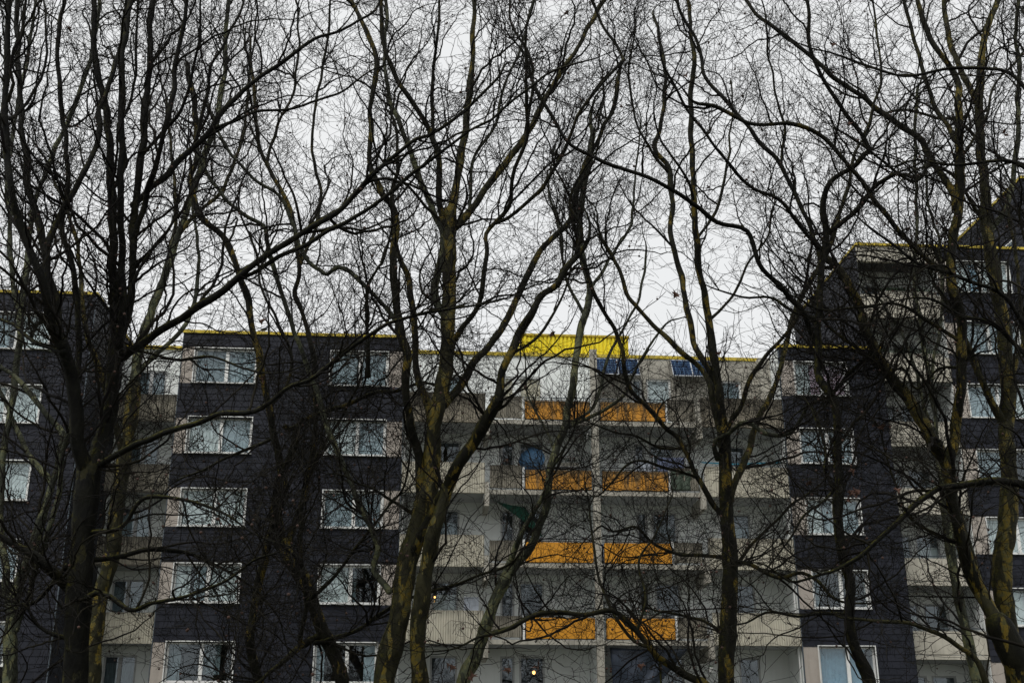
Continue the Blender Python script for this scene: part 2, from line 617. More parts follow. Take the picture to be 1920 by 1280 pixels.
def ribbed(u0, u1, w0, w1, v0, v1, pitch=0.088):
    """concrete parapet, its face cast with vertical ribs"""
    n = int((u1 - u0) / pitch)
    p = (u1 - u0) / n
    prof = []
    for i in range(n):
        a = u0 + i * p
        prof += [(a, v0), (a + p * 0.62, v0), (a + p * 0.70, v0 + 0.03), (a + p * 0.92, v0 + 0.03)]
    prof.append((u1, v0))
    mb = MB()
    k = len(prof)
    vs_ = [(a, b, w0) for a, b in prof] + [(a, b, w1) for a, b in prof] + [(u0, v1, w0), (u1, v1, w0), (u0, v1, w1), (u1, v1, w1)]
    fs = [(i, i + 1, k + i + 1, k + i) for i in range(k - 1)]
    q = 2 * k
    fs += [(q + 1, q, q + 2, q + 3), (q, 0, k, q + 2), (k - 1, q + 1, q + 3, 2 * k - 1)]
    fs += [tuple(list(range(k, 2 * k)) + [q + 3, q + 2]), tuple(list(range(k - 1, -1, -1)) + [q, q + 1])]
    mb.add(vs_, fs)
    return mb


def fascia(par, off, u0, u1, v0, v1, w0, w1, mt='yellow_trim', seg=2.1):
    n = max(1, int((u1 - u0) / seg))
    for i in range(n):
        a, b = u0 + (u1 - u0) * i / n, u0 + (u1 - u0) * (i + 1) / n
        j = random.uniform(-0.008, 0.008)
        sub(MB().box(a + 0.004, b - 0.004, v0, v1, w0 + j, w1 + j), 'roof_edge', mt, par, off)


# ================================================================== MIDDLE BUILDING
mid = root('apartment_building', 1.0, 0, 0, 'long middle apartment block with orange balcony panels and yellow box on its roof', 'building')
MO = P(mid)
BU0, BU1, CU0, CU1, RT = -12.80, -4.22, 10.74, 14.95, 17.62
SILL = [4.53 + FL * k for k in range(-1, 5)]
W1R = [(-12.30, -9.92)] * 6
W2R = [(-7.08, -4.86)] * 6
CWR = [(11.32, 13.44)] * 6
hB, hC = [], []
WH = 1.40
for s in SILL:
    hB += [(-12.80 + 0.02, -9.92, s, s + WH), (-7.08, -4.22 - 0.02, s, s + WH)]
    hC += [(10.74 + 0.02, 13.44, s, s + WH)]
DEP = 9.0
bb = wall(BU0, BU1, 0.2, RT, 0, hB, 0.10)
bb.add([(BU1, 0, .2), (BU1, DEP, .2), (BU1, DEP, RT), (BU1, 0, RT)], [(0, 1, 2, 3)])
bb.add([(BU0, 0, .2), (BU0, DEP, .2), (BU0, DEP, RT), (BU0, 0, RT)], [(3, 2, 1, 0)])
blockB = sub(bb, 'clad_wall', 'slate_back', mid, MO)
blockB['label'] = 'dark slate clad bay left of the orange balconies'
bc = wall(CU0, CU1, 0.2, RT, 0, hC, 0.10)
bc.add([(CU1, 0, .2), (CU1, DEP, .2), (CU1, DEP, RT), (CU1, 0, RT)], [(0, 1, 2, 3)])
bc.add([(CU0, 0, .2), (CU0, DEP, .2), (CU0, DEP, RT), (CU0, 0, RT)], [(3, 2, 1, 0)])
blockC = sub(bc, 'clad_wall', 'slate_back', mid, MO)
blockC['label'] = 'dark slate clad bay right of the orange balconies'
slates(blockB, MO, [(BU0, BU1, 0.3, RT - 0.02, 0, hB, 'f')], 200)
sub(MB().box(BU1 + 0.003, BU1 + 0.03, 0.14, 1.797, 0.25, RT - 0.01), 'side_wall', 'plaster', mid, MO)
sub(MB().box(CU0 - 0.03, CU0 - 0.003, 0.14, 1.797, 0.25, RT - 0.01), 'side_wall', 'plaster', mid, MO)
sub(MB().box(BU0 - 0.03, BU0 - 0.003, 0.05, 1.99, 0.25, RT - 0.01), 'side_wall', 'plaster', mid, MO)
slates(blockC, MO, [(CU0, CU1, 0.3, RT - 0.02, 0, hC, 'f'), (0.0, 2.0, 0.3, RT - 0.02, CU1, [], ('s', 1))], 100)
# windows; curtain programmes from the lowest storey up
CB1 = [[(0, 1, 'net')], [(0, .2, 'dim'), (.55, .8, 'dim', .2)], [(0, .24, 'net'), (.3, .47, 'bluewhite'), (.54, 1, 'net')], [(0, .48, 'net'), (.5, 1, 'net')],
       [(0, .5, 'net'), (.52, 1, 'bluewhite')], [(0, .5, 'grey_blind'), (.55, 1, 'bluewhite')]]
CB2 = [[(0, 1, 'net')], [(0, .15, 'bluewhite'), (.8, 1, 'bluewhite')], [(0, .5, 'net'), (.52, .62, 'dim')], [(0, .5, 'bluewhite'), (.52, 1, 'grey_blind')],
       [(0, .2, 'net'), (.22, .5, 'net'), (.52, 1, 'bluewhite')], [(0, .46, 'bluewhite'), (.56, 1, 'bluewhite')]]
CC = [[(0, 1, 'net')], [(0, .5, 'blue'), (.53, .85, 'blue')], [(0, .12, 'dim')], [(0, .3, 'net'), (.33, .5, 'bluewhite'), (.7, 1, 'bluewhite')],
      [(0, .5, 'bluewhite'), (.52, 1, 'bluewhite')], [(0, .3, 'net'), (.31, .5, 'pink'), (.52, 1, 'pink')]]
for k, s in enumerate(SILL):
    window(mid, -12.30, -9.92, s, s + WH, 0, CB1[k])
    window(mid, -7.08, -4.86, s, s + WH, 0, CB2[k])
    window(mid, 11.32, 13.44, s, s + WH, 0, CC[k])
    for a, b in ((-12.80, -12.335), (-4.825, -4.22), (10.74, 11.285)):      # plain panel between window and corner
        sub(MB().box(a + 0.02 if a < 0 else a - 0.006, b + (0.006 if b > -5 and b < 0 else 0), -0.012, 0.1, s - 0.03, s + WH + 0.03), 'corner_panel', 'concrete_pink', mid, MO)
for u in (BU0 - 0.012, BU1 + 0.002, CU0 - 0.03):
    sub(MB().box(u, u + 0.03, -0.03, 0.05, 0.3, RT), 'corner_trim', 'zinc', mid, MO)
# loggia back wall
LV = 1.8
DOORS = []
FLR = [6.10 + FL * k for k in range(-2, 4)]
rear = []
for f in FLR:
    top = f + 2.33
    rear += [(-2.95, -1.93, f + 0.85, top), (-0.32, 0.22, f + 0.85, top), (0.40, 1.36, f + 0.05, top),
             (5.05, 5.47, f + 0.85, top), (5.66, 6.66, f + 0.05, top), (8.78, 9.60, f + 0.85, top)]
top5 = FLR[-1] + 2.05
rear = [h if h[3] < 15.5 else (h[0], h[1], h[2], min(h[3], 16.93)) for h in rear]
rw = wall(BU1, CU0, 0.2, RT, LV, rear, 0.12)
rearw = sub(rw, 'rear_wall', 'plaster', mid, MO)
pt = wall(3.42, CU0 - 0.001, FLR[-1], RT - 0.05, LV - 0.03, [h for h in rear if h[0] > 3.4 and h[3] > 15.5], 0.05)
sub(pt, 'concrete_panel', 'concrete_plain', mid, MO)
cur2 = [
    (('dim', 0), None, None, None, None, None),
    (None, None, None, None, None, None),
    (('net', .1), None, None, None, None, None),
    (('bluewhite', 0), None, None, None, ('dim', 0), ('bluewhite', 0)),
    (None, None, None, None, ('dim', .5), None),
    (('bluewhite', 0), ('peach', 0), ('peach', 0), ('dim', 0), ('net', 0), ('grey_blind', 0)),
]
for lv in range(6):
    for j in range(6):
        a, b, c_, d = rear[lv * 6 + j]
        cc = cur2[lv][j]
        nm = 'balcony_door' if j in (2, 4) else 'window'
        rl = 0.0 if lv == 5 else (0.42 if lv in (2, 3) else 0.25)
        vv = LV
        window(mid, a, b, c_, d, vv, [(0, 1, cc[0], cc[1])] if cc else [], split=None, surround=False, sill=False,
               fm='pvc' if lv == 5 else 'door_frame', rec=0.03, name=nm, roller=rl)
# slabs, parapets, panels: one balcony part per bay and storey
for k in range(-1, 4):
    z = 5.93 + FL * k
    dirty = k >= 2
    # outer bays
    for side, (a, b) in enumerate(((BU1 + 0.035, -1.04), (7.44, CU0 - 0.035))):
        bal = sub(MB().box(a + 0.01, b - 0.01, 0.13, LV - 0.002, z + 0.02, z + 0.17), 'balcony', 'soffit', mid, MO)
        sub(ribbed(a, b, z, z + 1.18, -0.02, 0.125), 'parapet', 'concrete_grim' if k == 3 else 'concrete', bal, MO)
        ub = b if side == 0 else a - 0.18
        sub(MB().box(ub + 0.002, ub + 0.178, -0.06, LV - 0.004, z - 0.50, z - 0.003), 'bracket', 'concrete_plain', bal, MO)
        sub(MB().box(ub + 0.012, ub + 0.168, -0.055, 0.30, z + 0.002, z + 0.42), 'bracket_head', 'concrete_plain', bal, MO)
        us = a + 0.06 if side == 0 else b - 0.10
        sub(MB().box(us, us + 0.04, 0.16, 0.2, z + 1.1, z + 2.74), 'screen_post', 'pvc', bal, MO)
    # inner bays
    for side, (a, b) in enumerate(((-0.855, 3.10), (3.40, 7.255))):
        bal = sub(MB().box(a + 0.005, b - 0.002, 0.2, LV - 0.003, z + 0.005, z + 0.165), 'balcony', 'soffit', mid, MO)
        sub(MB().box(a, b, 0.12, 0.198, z, z + 0.17), 'slab_edge', 'concrete_plain', bal, MO)
        oa, ob = (0.53, 3.06) if side == 0 else (3.49, 6.03)
        ra, rb = (-0.83, 0.38) if side == 0 else (6.16, 7.23)
        pn = sub(MB().box(oa, ob, 0.10, 0.135, z + 0.215, z + 0.96), 'orange_panel', 'orange_dirty' if dirty else 'orange', bal, MO)
        sub(MB().box(oa - 0.02, ob + 0.02, 0.137, 0.17, z + 0.19, z + 0.94), 'panel_frame', 'dark_metal', bal, MO)
        sub(ribbed(ra, rb, z + 0.26, z + 1.02 + (0.12 if dirty else 0.0), 0.16, 0.26, 0.08), 'ribbed_panel', 'concrete_dark', bal, MO)
        pu = 0.41 if side == 0 else 6.055
        sub(MB().box(pu, pu + 0.075, 0.13, 0.2, z + 0.172, z + 1.06), 'rail_post', 'pvc', bal, MO)
        rl = MB().tube([(oa - 0.1, 0.17, z + 1.10), (ob + 0.02, 0.17, z + 1.10)], 0.018, 6)
        rl.tube([(oa - 0.1, 0.17, z + 1.01), (ob + 0.02, 0.17, z + 1.01)], 0.012, 6)
        for q in range(4):
            uq = oa + (ob - oa) * (q + 0.1) / 3.3
            rl.tube([(uq, 0.175, z + 0.9), (uq, 0.175, z + 1.10)], 0.012, 6)
        sub(rl, 'handrail', 'dark_metal' if k != 3 else 'zinc', bal, MO)
    # middle pillar and the wall behind it
    sub(MB().box(3.12, 3.38, 0.08, 0.34, z - FL + 0.175, z - 0.004), 'pillar', 'concrete_plain', mid, MO)
    sub(MB().box(3.105, 3.395, 0.06, 0.33, z - 0.002, z + 0.172), 'pillar_joint', 'concrete_plain', mid, MO)
    sub(MB().box(3.17, 3.33, 0.36, LV - 0.005, z - FL + 0.18, z + 0.004), 'partition', 'plaster', mid, MO)
sub(MB().box(3.12, 3.38, 0.08, 0.34, 14.24 + 0.175, RT - 0.25), 'pillar', 'concrete_plain', mid, MO)
sub(MB().box(3.20, 3.40, 0.36, LV - 0.04, 14.24 + 0.175, RT - 0.25), 'partition', 'plaster', mid, MO)
sub(MB().box(10.25, 10.70, 1.2, LV - 0.04, 15.3, RT - 0.04), 'side_pier', 'concrete_plain', mid, MO)
# roof and yellow edging
sub(MB().box(BU0 + .05, CU1 - .05, 2.1, DEP, RT - 0.35, RT - 0.06).box(BU0 + .05, BU1 - .06, 0.15, 2.099, RT - 0.35, RT - 0.06).box(CU0 + .05, CU1 - .06, 0.15, 2.099, RT - 0.35, RT - 0.06), 'roof', 'roof_felt', mid, MO)
fascia(mid, MO, BU0 - 0.04, BU1 + 0.03, -0.06, 0.2, RT, RT + 0.12)
fascia(mid, MO, CU0 - 0.04, CU1 + 0.06, -0.06, 0.2, RT, RT + 0.12)
fascia(mid, MO, BU1 + 0.035, CU0 - 0.045, LV - 0.07, LV + 0.2, RT + 0.002, RT + 0.14, 'yellow_trim', 2.6)
sub(MB().box(CU1 - 0.1, CU1 + 0.06, 0.21, DEP, RT, RT + 0.12), 'roof_edge', 'yellow_trim', mid, MO)
# corrugated rooftop housing
yb = root('rooftop_plant_box', 2.8, 3.5, RT + 0.14, 'bright yellow corrugated metal box on the flat roof above the balconies', 'plant housing')
yo = P(yb)
z0, z1 = RT + 0.143, 18.80
prof = []
n = 27
u = 0.50
p = (5.06 - 0.50) / n
for i in range(n):
    a = 0.5 + i * p
    prof += [(a, 2.30), (a + p * .5, 2.30), (a + p * .62, 2.355), (a + p * .88, 2.355)]
prof.append((5.06, 2.30))
k = len(prof)
sub(MB().add([(a, b, z0) for a, b in prof] + [(a, b, z1 - 0.08) for a, b in prof], [(i, i + 1, k + i + 1, k + i) for i in range(k - 1)]), 'corrugated_front', 'yellow', yb, yo)
sub(MB().box(0.5, 5.06, 2.36, 4.7, z0 - 0.08, z1 - 0.09), 'housing', 'yellow', yb, yo)
sub(MB().box(0.46, 1.30, 2.26, 4.74, z1 - 0.08, z1).box(1.31, 5.10, 2.26, 4.74, z1 - 0.08, z1 - 0.001), 'cap_flashing', 'yellow_trim', yb, yo)
sub(MB().box(0.42, 5.08, 2.2, 2.285, z0 - 0.02, z0 + 0.13), 'base_flashing', 'yellow_trim', yb, yo)

# recess between the middle building and the left one: its balconies hang on the middle building
RU0, RU1 = -15.55, -12.83
rr = []
for k in range(-1, 4):
    z = 6.10 + FL * k
    rr += [(-14.95, -13.75, z + 0.85, z + 2.3)]
rr.append((-14.9, -13.9, 6.1 + FL * 3 + 0.9 + 0.001, 17.0)) if False else None
sub(wall(RU0, RU1, 0.2, RT, 2.0, rr, 0.1), 'rear_wall', 'plaster', mid, MO)['label'] = 'pale wall of the narrow recess'
for i, h in enumerate(rr):
    window(mid, *h, 2.0, [(0, 1, ['dim', 'grey_blind', 'bluewhite', 'dim', 'grey_blind'][i], 0)], split=0.5, surround=False, sill=False, fm='door_frame', rec=0.03, roller=0.2)
for k in range(-1, 4):
    z = 5.93 + FL * k
    bal = sub(MB().box(RU0 + 0.2, RU1, 0.86, 1.998, z + 0.02, z + 0.17), 'balcony', 'soffit', mid, MO)
    sub(ribbed(RU0 + 0.2, RU1 - 0.01, z, z + 1.1, 0.75, 0.855), 'parapet', 'concrete' if k < 1 else 'concrete_dark', bal, MO)
fascia(mid, MO, RU0, RU1 - 0.02, 1.9, 2.15, RT + 0.002, RT + 0.14)

# ================================================================== LEFT BUILDING
lef = root('apartment_building', -21, -2.3, 0, 'taller dark slate clad block at the left edge behind the thickest dark tree', 'building')
LO = P(lef)
AV, AU1, AU0, AR = -2.3, -15.60, -30.0, 18.18
hA = []
SA = [4.88 + 2.78 * k for k in range(-1, 5)]
for s in SA:
    hA += [(-19.6, -17.1, s, s + 1.4), (-25.5, -23.0, s, s + 1.4)]
wa = wall(AU0, AU1, 0.2, AR, AV, hA, 0.1)
wa.add([(AU1, AV, .2), (AU1, 8, .2), (AU1, 8, AR), (AU1, AV, AR)], [(0, 1, 2, 3)])
wa.add([(AU0, AV, .2), (AU0, 8, .2), (AU0, 8, AR), (AU0, AV, AR)], [(3, 2, 1, 0)])
wA = sub(wa, 'clad_wall', 'slate_back', lef, LO)
slates(wA, LO, [(AU0, AU1, 0.3, AR - 0.02, AV, hA, 'f'), (AV, 2.0, 0.3, AR - 0.02, AU1, [], ('s', 1))], 300)
CA = [[(0, 1, 'net')], [(0, .5, 'bluewhite')], [(0, 1, 'bluewhite')], [(0, .48, 'net'), (.5, 1, 'net')], [(0, .5, 'net'), (.5, 1, 'net')], [(0, .4, 'bluewhite'), (.5, 1, 'net')]]
for k, s in enumerate(SA):
    window(lef, -19.6, -17.1, s, s + 1.4, AV, CA[k])
    window(lef, -25.5, -23.0, s, s + 1.4, AV, CA[(k + 2) % 6])
sub(MB().box(AU0 + .05, AU1 - .05, AV + .15, 8, AR - .4, AR - .06), 'roof', 'roof_felt', lef, LO)
fascia(lef, LO, AU0, AU1 + 0.05, AV - 0.06, AV + 0.2, AR, AR + 0.11)
sub(MB().box(AU1 - 0.12, AU1 + 0.05, AV + 0.201, 8, AR, AR + 0.10), 'roof_edge', 'yellow_trim', lef, LO)
sub(MB().box(AU1 - 0.012, AU1 + 0.022, AV - 0.03, AV + 0.02, 0.3, AR), 'corner_trim', 'zinc', lef, LO)

# ================================================================== RIGHT BUILDING
rig = root('apartment_building', 20, 1, 0, 'tall slate clad block at the right edge with cream balcony parapets', 'building')
RO = P(rig)
DV, DU0, DM, DU1, DR = 1.0, 14.83, 18.28, 30.0, 22.72
hD = []
SD = [6.83 + FL * k for k in range(-2, 6)]
for s in SD:
    hD += [(18.32, 21.4, s, s + 1.42), (24.5, 27.0, s, s + 1.42)]
wd = wall(DM, DU1, 0.2, DR, DV, hD, 0.1)
wd.add([(DU0, DV + 0.1, .2), (DU0, 10, .2), (DU0, 10, DR), (DU0, DV + 0.1, DR)], [(3, 2, 1, 0)])
wd.add([(DM, DV, .2), (DM, 3.2, .2), (DM, 3.2, DR - .05), (DM, DV, DR - .05)], [(3, 2, 1, 0)])
wd.add([(DU0, 10, .2), (DU1, 10, .2), (DU1, 10, DR), (DU0, 10, DR)], [(3, 2, 1, 0)])
wD = sub(wd, 'clad_wall', 'slate_back', rig, RO)
slates(wD, RO, [(DM, DU1, 0.3, DR - 0.02, DV, hD, 'f'), (DV + 0.1, 10.0, 17.4, DR - 0.02, DU0, [], ('s', -1))], 300)
sub(MB().box(DM - 0.03, DM - 0.003, DV + 0.05, 2.995, 0.25, DR - 0.345), 'side_wall', 'plaster', rig, RO)
sub(MB().box(DU0 + 0.003, DU0 + 0.03, DV + 0.16, 2.995, 0.25, DR - 0.345), 'side_wall', 'plaster', rig, RO)
CDn = [[(0, 1, 'net')], [(0, 1, 'net')], [(0, .48, 'net'), (.52, 1, 'net')], [(0, 1, 'net')], [(0, .5, 'bluewhite')], [(0, .5, 'bluewhite'), (.52, 1, 'net')], [(0, .45, 'bluewhite'), (.55, 1, 'bluewhite')], [(0, .3, 'net'), (.34, .5, 'blue'), (.52, 1, 'net')]]
for k, s in enumerate(SD):
    window(rig, 18.86, 21.4, s, s + 1.42, DV, CDn[k], split=0.5)
    window(rig, 24.5, 27.0, s, s + 1.42, DV, CDn[(k + 3) % 8], split=0.5)
    sub(MB().box(DM - 0.004, 18.82, DV - 0.012, DV + 0.1, s - 0.03, s + 1.45), 'corner_panel', 'concrete_pink', rig, RO)
hR = []
for k in range(-2, 6):
    f = 5.70 + FL * k
    hR += [(15.6, 16.55, f + 0.75, f + 2.2), (16.75, 17.75, f + 0.1, f + 2.2)]
sub(wall(DU0 + 0.01, DM - 0.02, 0.2, DR - 0.2, 3.0, hR, 0.1), 'rear_wall', 'plaster', rig, RO)
for i, h in enumerate(hR):
    window(rig, *h, 3.0, [(0, 1, ['dim', 'net', 'bluewhite'][i % 3], [0, .5, .2][i % 3])] if i % 4 != 1 else [], split=None, surround=False, sill=False,
           fm='door_frame', rec=0.03, roller=0.4 if i % 3 else 0.15, name='balcony_door' if i % 2 else 'window')
for k in range(-2, 6):
    z = 5.66 + FL * k
    bal = sub(MB().box(DU0 + .032, DM - 0.032, 1.16, 2.998, z - 0.09, z + 0.07), 'balcony', 'soffit', rig, RO)
    sub(MB().box(DU0 - 0.005, DM - 0.01, 1.02, 1.15, z + 0.10, z + 0.96), 'parapet', 'cream', bal, RO)
    sub(MB().box(DU0 - 0.005, DM - 0.01, 1.00, 1.152, z - 0.09, z + 0.065), 'slab_edge', 'cream', bal, RO)
    sub(MB().tube([(DU0 + 0.05, 1.09, z + 1.06), (DM - 0.05, 1.09, z + 1.06)], 0.018, 6), 'handrail', 'zinc', bal, RO)
sub(MB().box(DU0 - 0.005, DM - 0.01, 1.03, 1.2, DR - 0.72, DR - 0.003), 'lintel', 'cream', rig, RO)
sub(MB().box(DU0 + 0.02, DM - 0.02, 1.201, 10, DR - 0.34, DR - 0.06).box(DM + .05, DU1, 1.2, 10, DR - 0.34, DR - 0.06), 'roof', 'roof_felt', rig, RO)
fascia(rig, RO, DU0 - 0.05, DU1, DV - 0.06, DV + 0.2, DR, DR + 0.11)
sub(MB().box(DU0 - 0.05, DU0 + 0.12, DV + 0.201, 10, DR, DR + 0.11), 'roof_edge', 'yellow_trim', rig, RO)

# the still taller block behind it
far = root('apartment_building', 28, 5, 0, 'tallest slate clad block rising behind the flat roof at the right edge', 'building')
FO = P(far)
EU0, EV0, EV1, ER = 23.9, 3.2, 12.0, 27.5
hE = [(5.0, 6.4, 23.6, 25.0), (8.2, 9.4, 23.6, 25.0)]
we = MB()
we.box(EU0, 33.0, 10.1, EV1 + 4, 0.2, ER - 0.1)
we.box(EU0, 33.0, EV0, 10.098, 22.72, ER - 0.101)
wE = sub(we, 'clad_wall', 'slate_back', far, FO)
slates(wE, FO, [(EV0, EV1, 22.75, ER - 0.1, EU0, [], ('s', -1)), (EU0, 32.9, 22.75, ER - 0.1, EV0, [], 'f')], 0)
fascia(far, FO, EU0 - 0.05, 33.0, EV0 - 0.06, EV0 + 0.2, ER - 0.09, ER + 0.04)
sub(MB().box(EU0 - 0.05, EU0 + 0.15, EV0 + 0.201, EV1 + 4, ER - 0.09, ER + 0.04), 'roof_edge', 'yellow_trim', far, FO)
for v0_ in (4.6, 7.6):
    f = sub(MB().box(EU0 - 0.06, EU0 - 0.02, v0_, v0_ + 1.1, 23.6, 25.0), 'window', 'pvc', far, FO)
    sub(MB().box(EU0 - 0.075, EU0 - 0.062, v0_ + 0.08, v0_ + 1.02, 23.68, 24.92), 'pane', 'curtain_dim', f, FO)


# ================================================================== THINGS ON THE BALCONIES AND THE ROOF
def fpx(x, y, v):
    """facade coordinates of the point seen at photo pixel (x, y) in the plane at depth v"""
    a, b = (x - 960) / FPX, (640 - y) / FPX
    r = (a, math.cos(PITCH) - b * math.sin(PITCH), math.sin(PITCH) + b * math.cos(PITCH))
    tt = (v + D0 * math.cos(PHI)) / (-r[0] * math.sin(PHI) + r[1] * math.cos(PHI))
    px, py = tt * r[0], tt * r[1] - D0
    return px * math.cos(PHI) + py * math.sin(PHI), CAMZ + tt * r[2]


# solar panels tilted out from the top storey wall
def solar(u0, u1, label):
    zt, zb, vt, vb = 17.56, 16.74, 1.70, 1.22
    o = root('solar_panel', (u0 + u1) / 2, (vt + vb) / 2, zb, label, 'solar panel', 'solar panels above the top balcony')
    off = P(o)
    L = math.hypot(zt - zb, vt - vb)
    ang = math.atan2(zt - zb, vt - vb)
    n_ = 2
    w = (u1 - u0) / n_
    for i in range(n_):
        a = u0 + i * w + 0.01
        b = a + w - 0.02
        me = mesh('module', [(0, 0, 0), (b - a, 0, 0), (b - a, L, 0), (0, L, 0), (0, 0, -.03), (b - a, 0, -.03), (b - a, L, -.03), (0, L, -.03)], [tuple(reversed(q)) for q in BF])
        md = link('module', me, 'solar', o)
        md.location = (a - off[0], vb - off[1], zb - off[2])
        md.rotation_euler = (ang, 0, 0)
        fr = MB()
        for x0, x1, y0, y1 in ((-.012, b - a + .012, -.015, .012), (-.012, b - a + .012, L - .012, L + .015), (-.012, .01, .0121, L - .0121), (b - a - .01, b - a + .012, .0121, L - .0121)):
            fr.box(x0, x1, y0, y1, -0.035, 0.008)
        fo = fr.build('module_frame', 'alu', md)
    st = MB()
    for uu in (u0 + 0.2, (u0 + u1) / 2, u1 - 0.2):
        st.tube([(uu, vb + 0.02, zb - 0.02), (uu, LV - 0.05, zb - 0.02)], 0.018, 6)
        st.tube([(uu, vt, zt - 0.04), (uu, LV - 0.05, zt - 0.04)], 0.018, 6)
    sub(st, 'strut', 'alu', o, off)


solar(3.55, 5.32, 'blue tilted solar panel beside the concrete pillar on the top storey')
solar(6.68, 8.32, 'blue tilted solar panel between two top storey windows')

# parasol on the third balcony
o = root('parasol', 0.85, 0.95, 11.64, 'round blue parasol tipped forward on a balcony above an orange panel', 'parasol')
off = P(o)
c0 = Vector((0.80, 0.72, 12.98))
ax = Vector((-0.42, -0.86, 0.18)).normalized()
e1 = Vector((1, 0, 0)) - ax * ax.x
e1.normalize()
e2 = ax.cross(e1)
vs_, fs = [c0 + ax * 0.16], []
n = 24
for j, (rr_, hh) in enumerate(((0.2, 0.13), (0.38, 0.06), (0.56, -0.05))):
    for i in range(n):
        a = 2 * math.pi * i / n
        sc_ = 1.0 if i % 3 == 0 else (0.965 if j == 2 else 0.98)
        vs_.append(c0 + (e1 * math.cos(a) + e2 * math.sin(a)) * rr_ * sc_ + ax * hh)
for i in range(n):
    fs.append((0, 1 + i, 1 + (i + 1) % n))
    for j in range(2):
        q = 1 + j * n
        fs.append((q + i, q + n + i, q + n + (i + 1) % n, q + (i + 1) % n))
can = sub(MB().add(vs_, fs), 'canopy', 'blue_cloth', o, off)
can.modifiers.new('thick', 'SOLIDIFY').thickness = 0.006
for i in range(0, n, 3):
    a = 2 * math.pi * i / n
    sub(MB().tube([c0 + ax * 0.14, c0 + (e1 * math.cos(a) + e2 * math.sin(a)) * 0.55 - ax * 0.06], 0.006, 5), 'rib', 'alu', can, off)
kn = c0 - Vector((0, -0.22, 0.28))
sub(MB().tube([c0 + ax * 0.2, c0 - ax * 0.2, kn, (0.85, 0.95, 11.72)], 0.016, 8), 'pole', 'alu', o, off, True)
sub(MB().tube([(0.85, 0.95, 11.64), (0.85, 0.95, 11.69), (0.85, 0.95, 11.72)], [0.2, 0.2, 0.05], 14), 'foot', 'concrete_plain', o, off)


def cloth(name, corners, mt, label, cat, sag=0.08, nu=14, nv=10, fold=0.03, group=None):
    """sheet hung from four corners: a,b top, c,d bottom"""
    a, b, c_, d = [Vector(p) for p in corners]
    o = bpy.data.objects.new(name, None)
    vs_, fs = [], []
    ph = random.random() * 6
    for j in range(nv + 1):
        t_ = j / nv
        for i in range(nu + 1):
            s = i / nu
            p = a.lerp(b, s).lerp(d.lerp(c_, s), t_)
            p.z -= sag * 4 * s * (1 - s) * (1 - 0.3 * t_)
            p.y += fold * math.sin(s * 17 + t_ * 3 + ph) + fold * 0.6 * math.sin(s * 7 - t_ * 8)
            vs_.append(tuple(p))
    for j in range(nv):
        for i in range(nu):
            q = j * (nu + 1) + i
            fs.append((q, q + nu + 1, q + nu + 2, q + 1))
    cen = (a + b + c_ + d) / 4
    me = mesh(name, [tuple(Vector(p) - cen) for p in vs_], fs, True)
    ob = link(name, me, mt, mw=FAC @ Matrix.Translation(cen))
    sm = ob.modifiers.new('thick', 'SOLIDIFY')
    sm.thickness = 0.004
    bpy.data.objects.remove(o)
    return tag(ob, label, cat, group)


cloth('sun_sail', [(-0.75, 0.5, 11.36), (0.6, 1.1, 11.2), (1.3, 1.3, 10.05), (0.5, 1.3, 10.75)], 'green_cloth', 'green sun sail slung under a balcony ceiling beside a dark door', 'sun sail', 0.06)
cloth('tarpaulin', [(3.62, 0.32, 5.86), (6.55, 0.32, 5.84), (5.2, 0.55, 4.35), (3.75, 0.45, 3.9)], 'tarp', 'dark blue tarpaulin hung below the lowest right orange panel', 'tarpaulin', 0.04, 20, 14, 0.05)
cloth('privacy_cloth', [(6.12, 0.14, 12.52), (6.95, 0.14, 12.50), (6.9, 0.12, 11.72), (6.14, 0.12, 11.74)], 'olive_cloth', 'olive cloth hung over the railing right of an orange panel', 'cloth', 0.05)
cloth('laundry_sheet', [(5.0, 0.75, 13.05), (5.55, 0.75, 13.05), (5.55, 0.76, 12.35), (5.0, 0.76, 12.35)], 'white_cloth', 'white sheet drying on the balcony behind the right pillar side', 'laundry', 0.02)
cloth('laundry_towel', [(5.75, 0.72, 13.18), (6.85, 0.72, 13.18), (6.8, 0.73, 12.3), (5.8, 0.73, 12.3)], 'lilac_cloth', 'lilac towel drying on a balcony beside the white sheet', 'laundry', 0.02)
# drying lines carrying them
o = root('drying_rack', 5.9, 0.74, 11.64, 'thin metal drying rack with laundry on the balcony behind an orange panel', 'drying rack')
rk = MB().tube([(4.9, 0.74, 13.06), (5.6, 0.74, 13.06)], 0.012, 6).tube([(5.65, 0.72, 13.19), (6.95, 0.72, 13.19)], 0.012, 6)
sub(rk, 'bar', 'alu', o, P(o))
for uu in (4.92, 5.62, 6.93):
    sub(MB().tube([(uu, 0.6, 11.645), (uu, 0.73, 13.2), (uu, 0.9, 11.645)], 0.012, 6), 'leg', 'alu', o, P(o))
o = root('clothes_line', 9, 0.5, 13.0, 'two turquoise lines strung across the right outer balcony', 'clothes line')
sub(MB().tube([(7.5, 0.5, 12.92), (8.8, 0.5, 12.88), (CU0 - 0.04, 0.5, 12.98)], 0.014, 6), 'line', 'cyan_plastic', o, P(o))
sub(MB().tube([(7.5, 0.9, 13.05), (8.8, 0.9, 13.0), (CU0 - 0.04, 0.9, 13.1)], 0.014, 6), 'line', 'cyan_plastic', o, P(o))
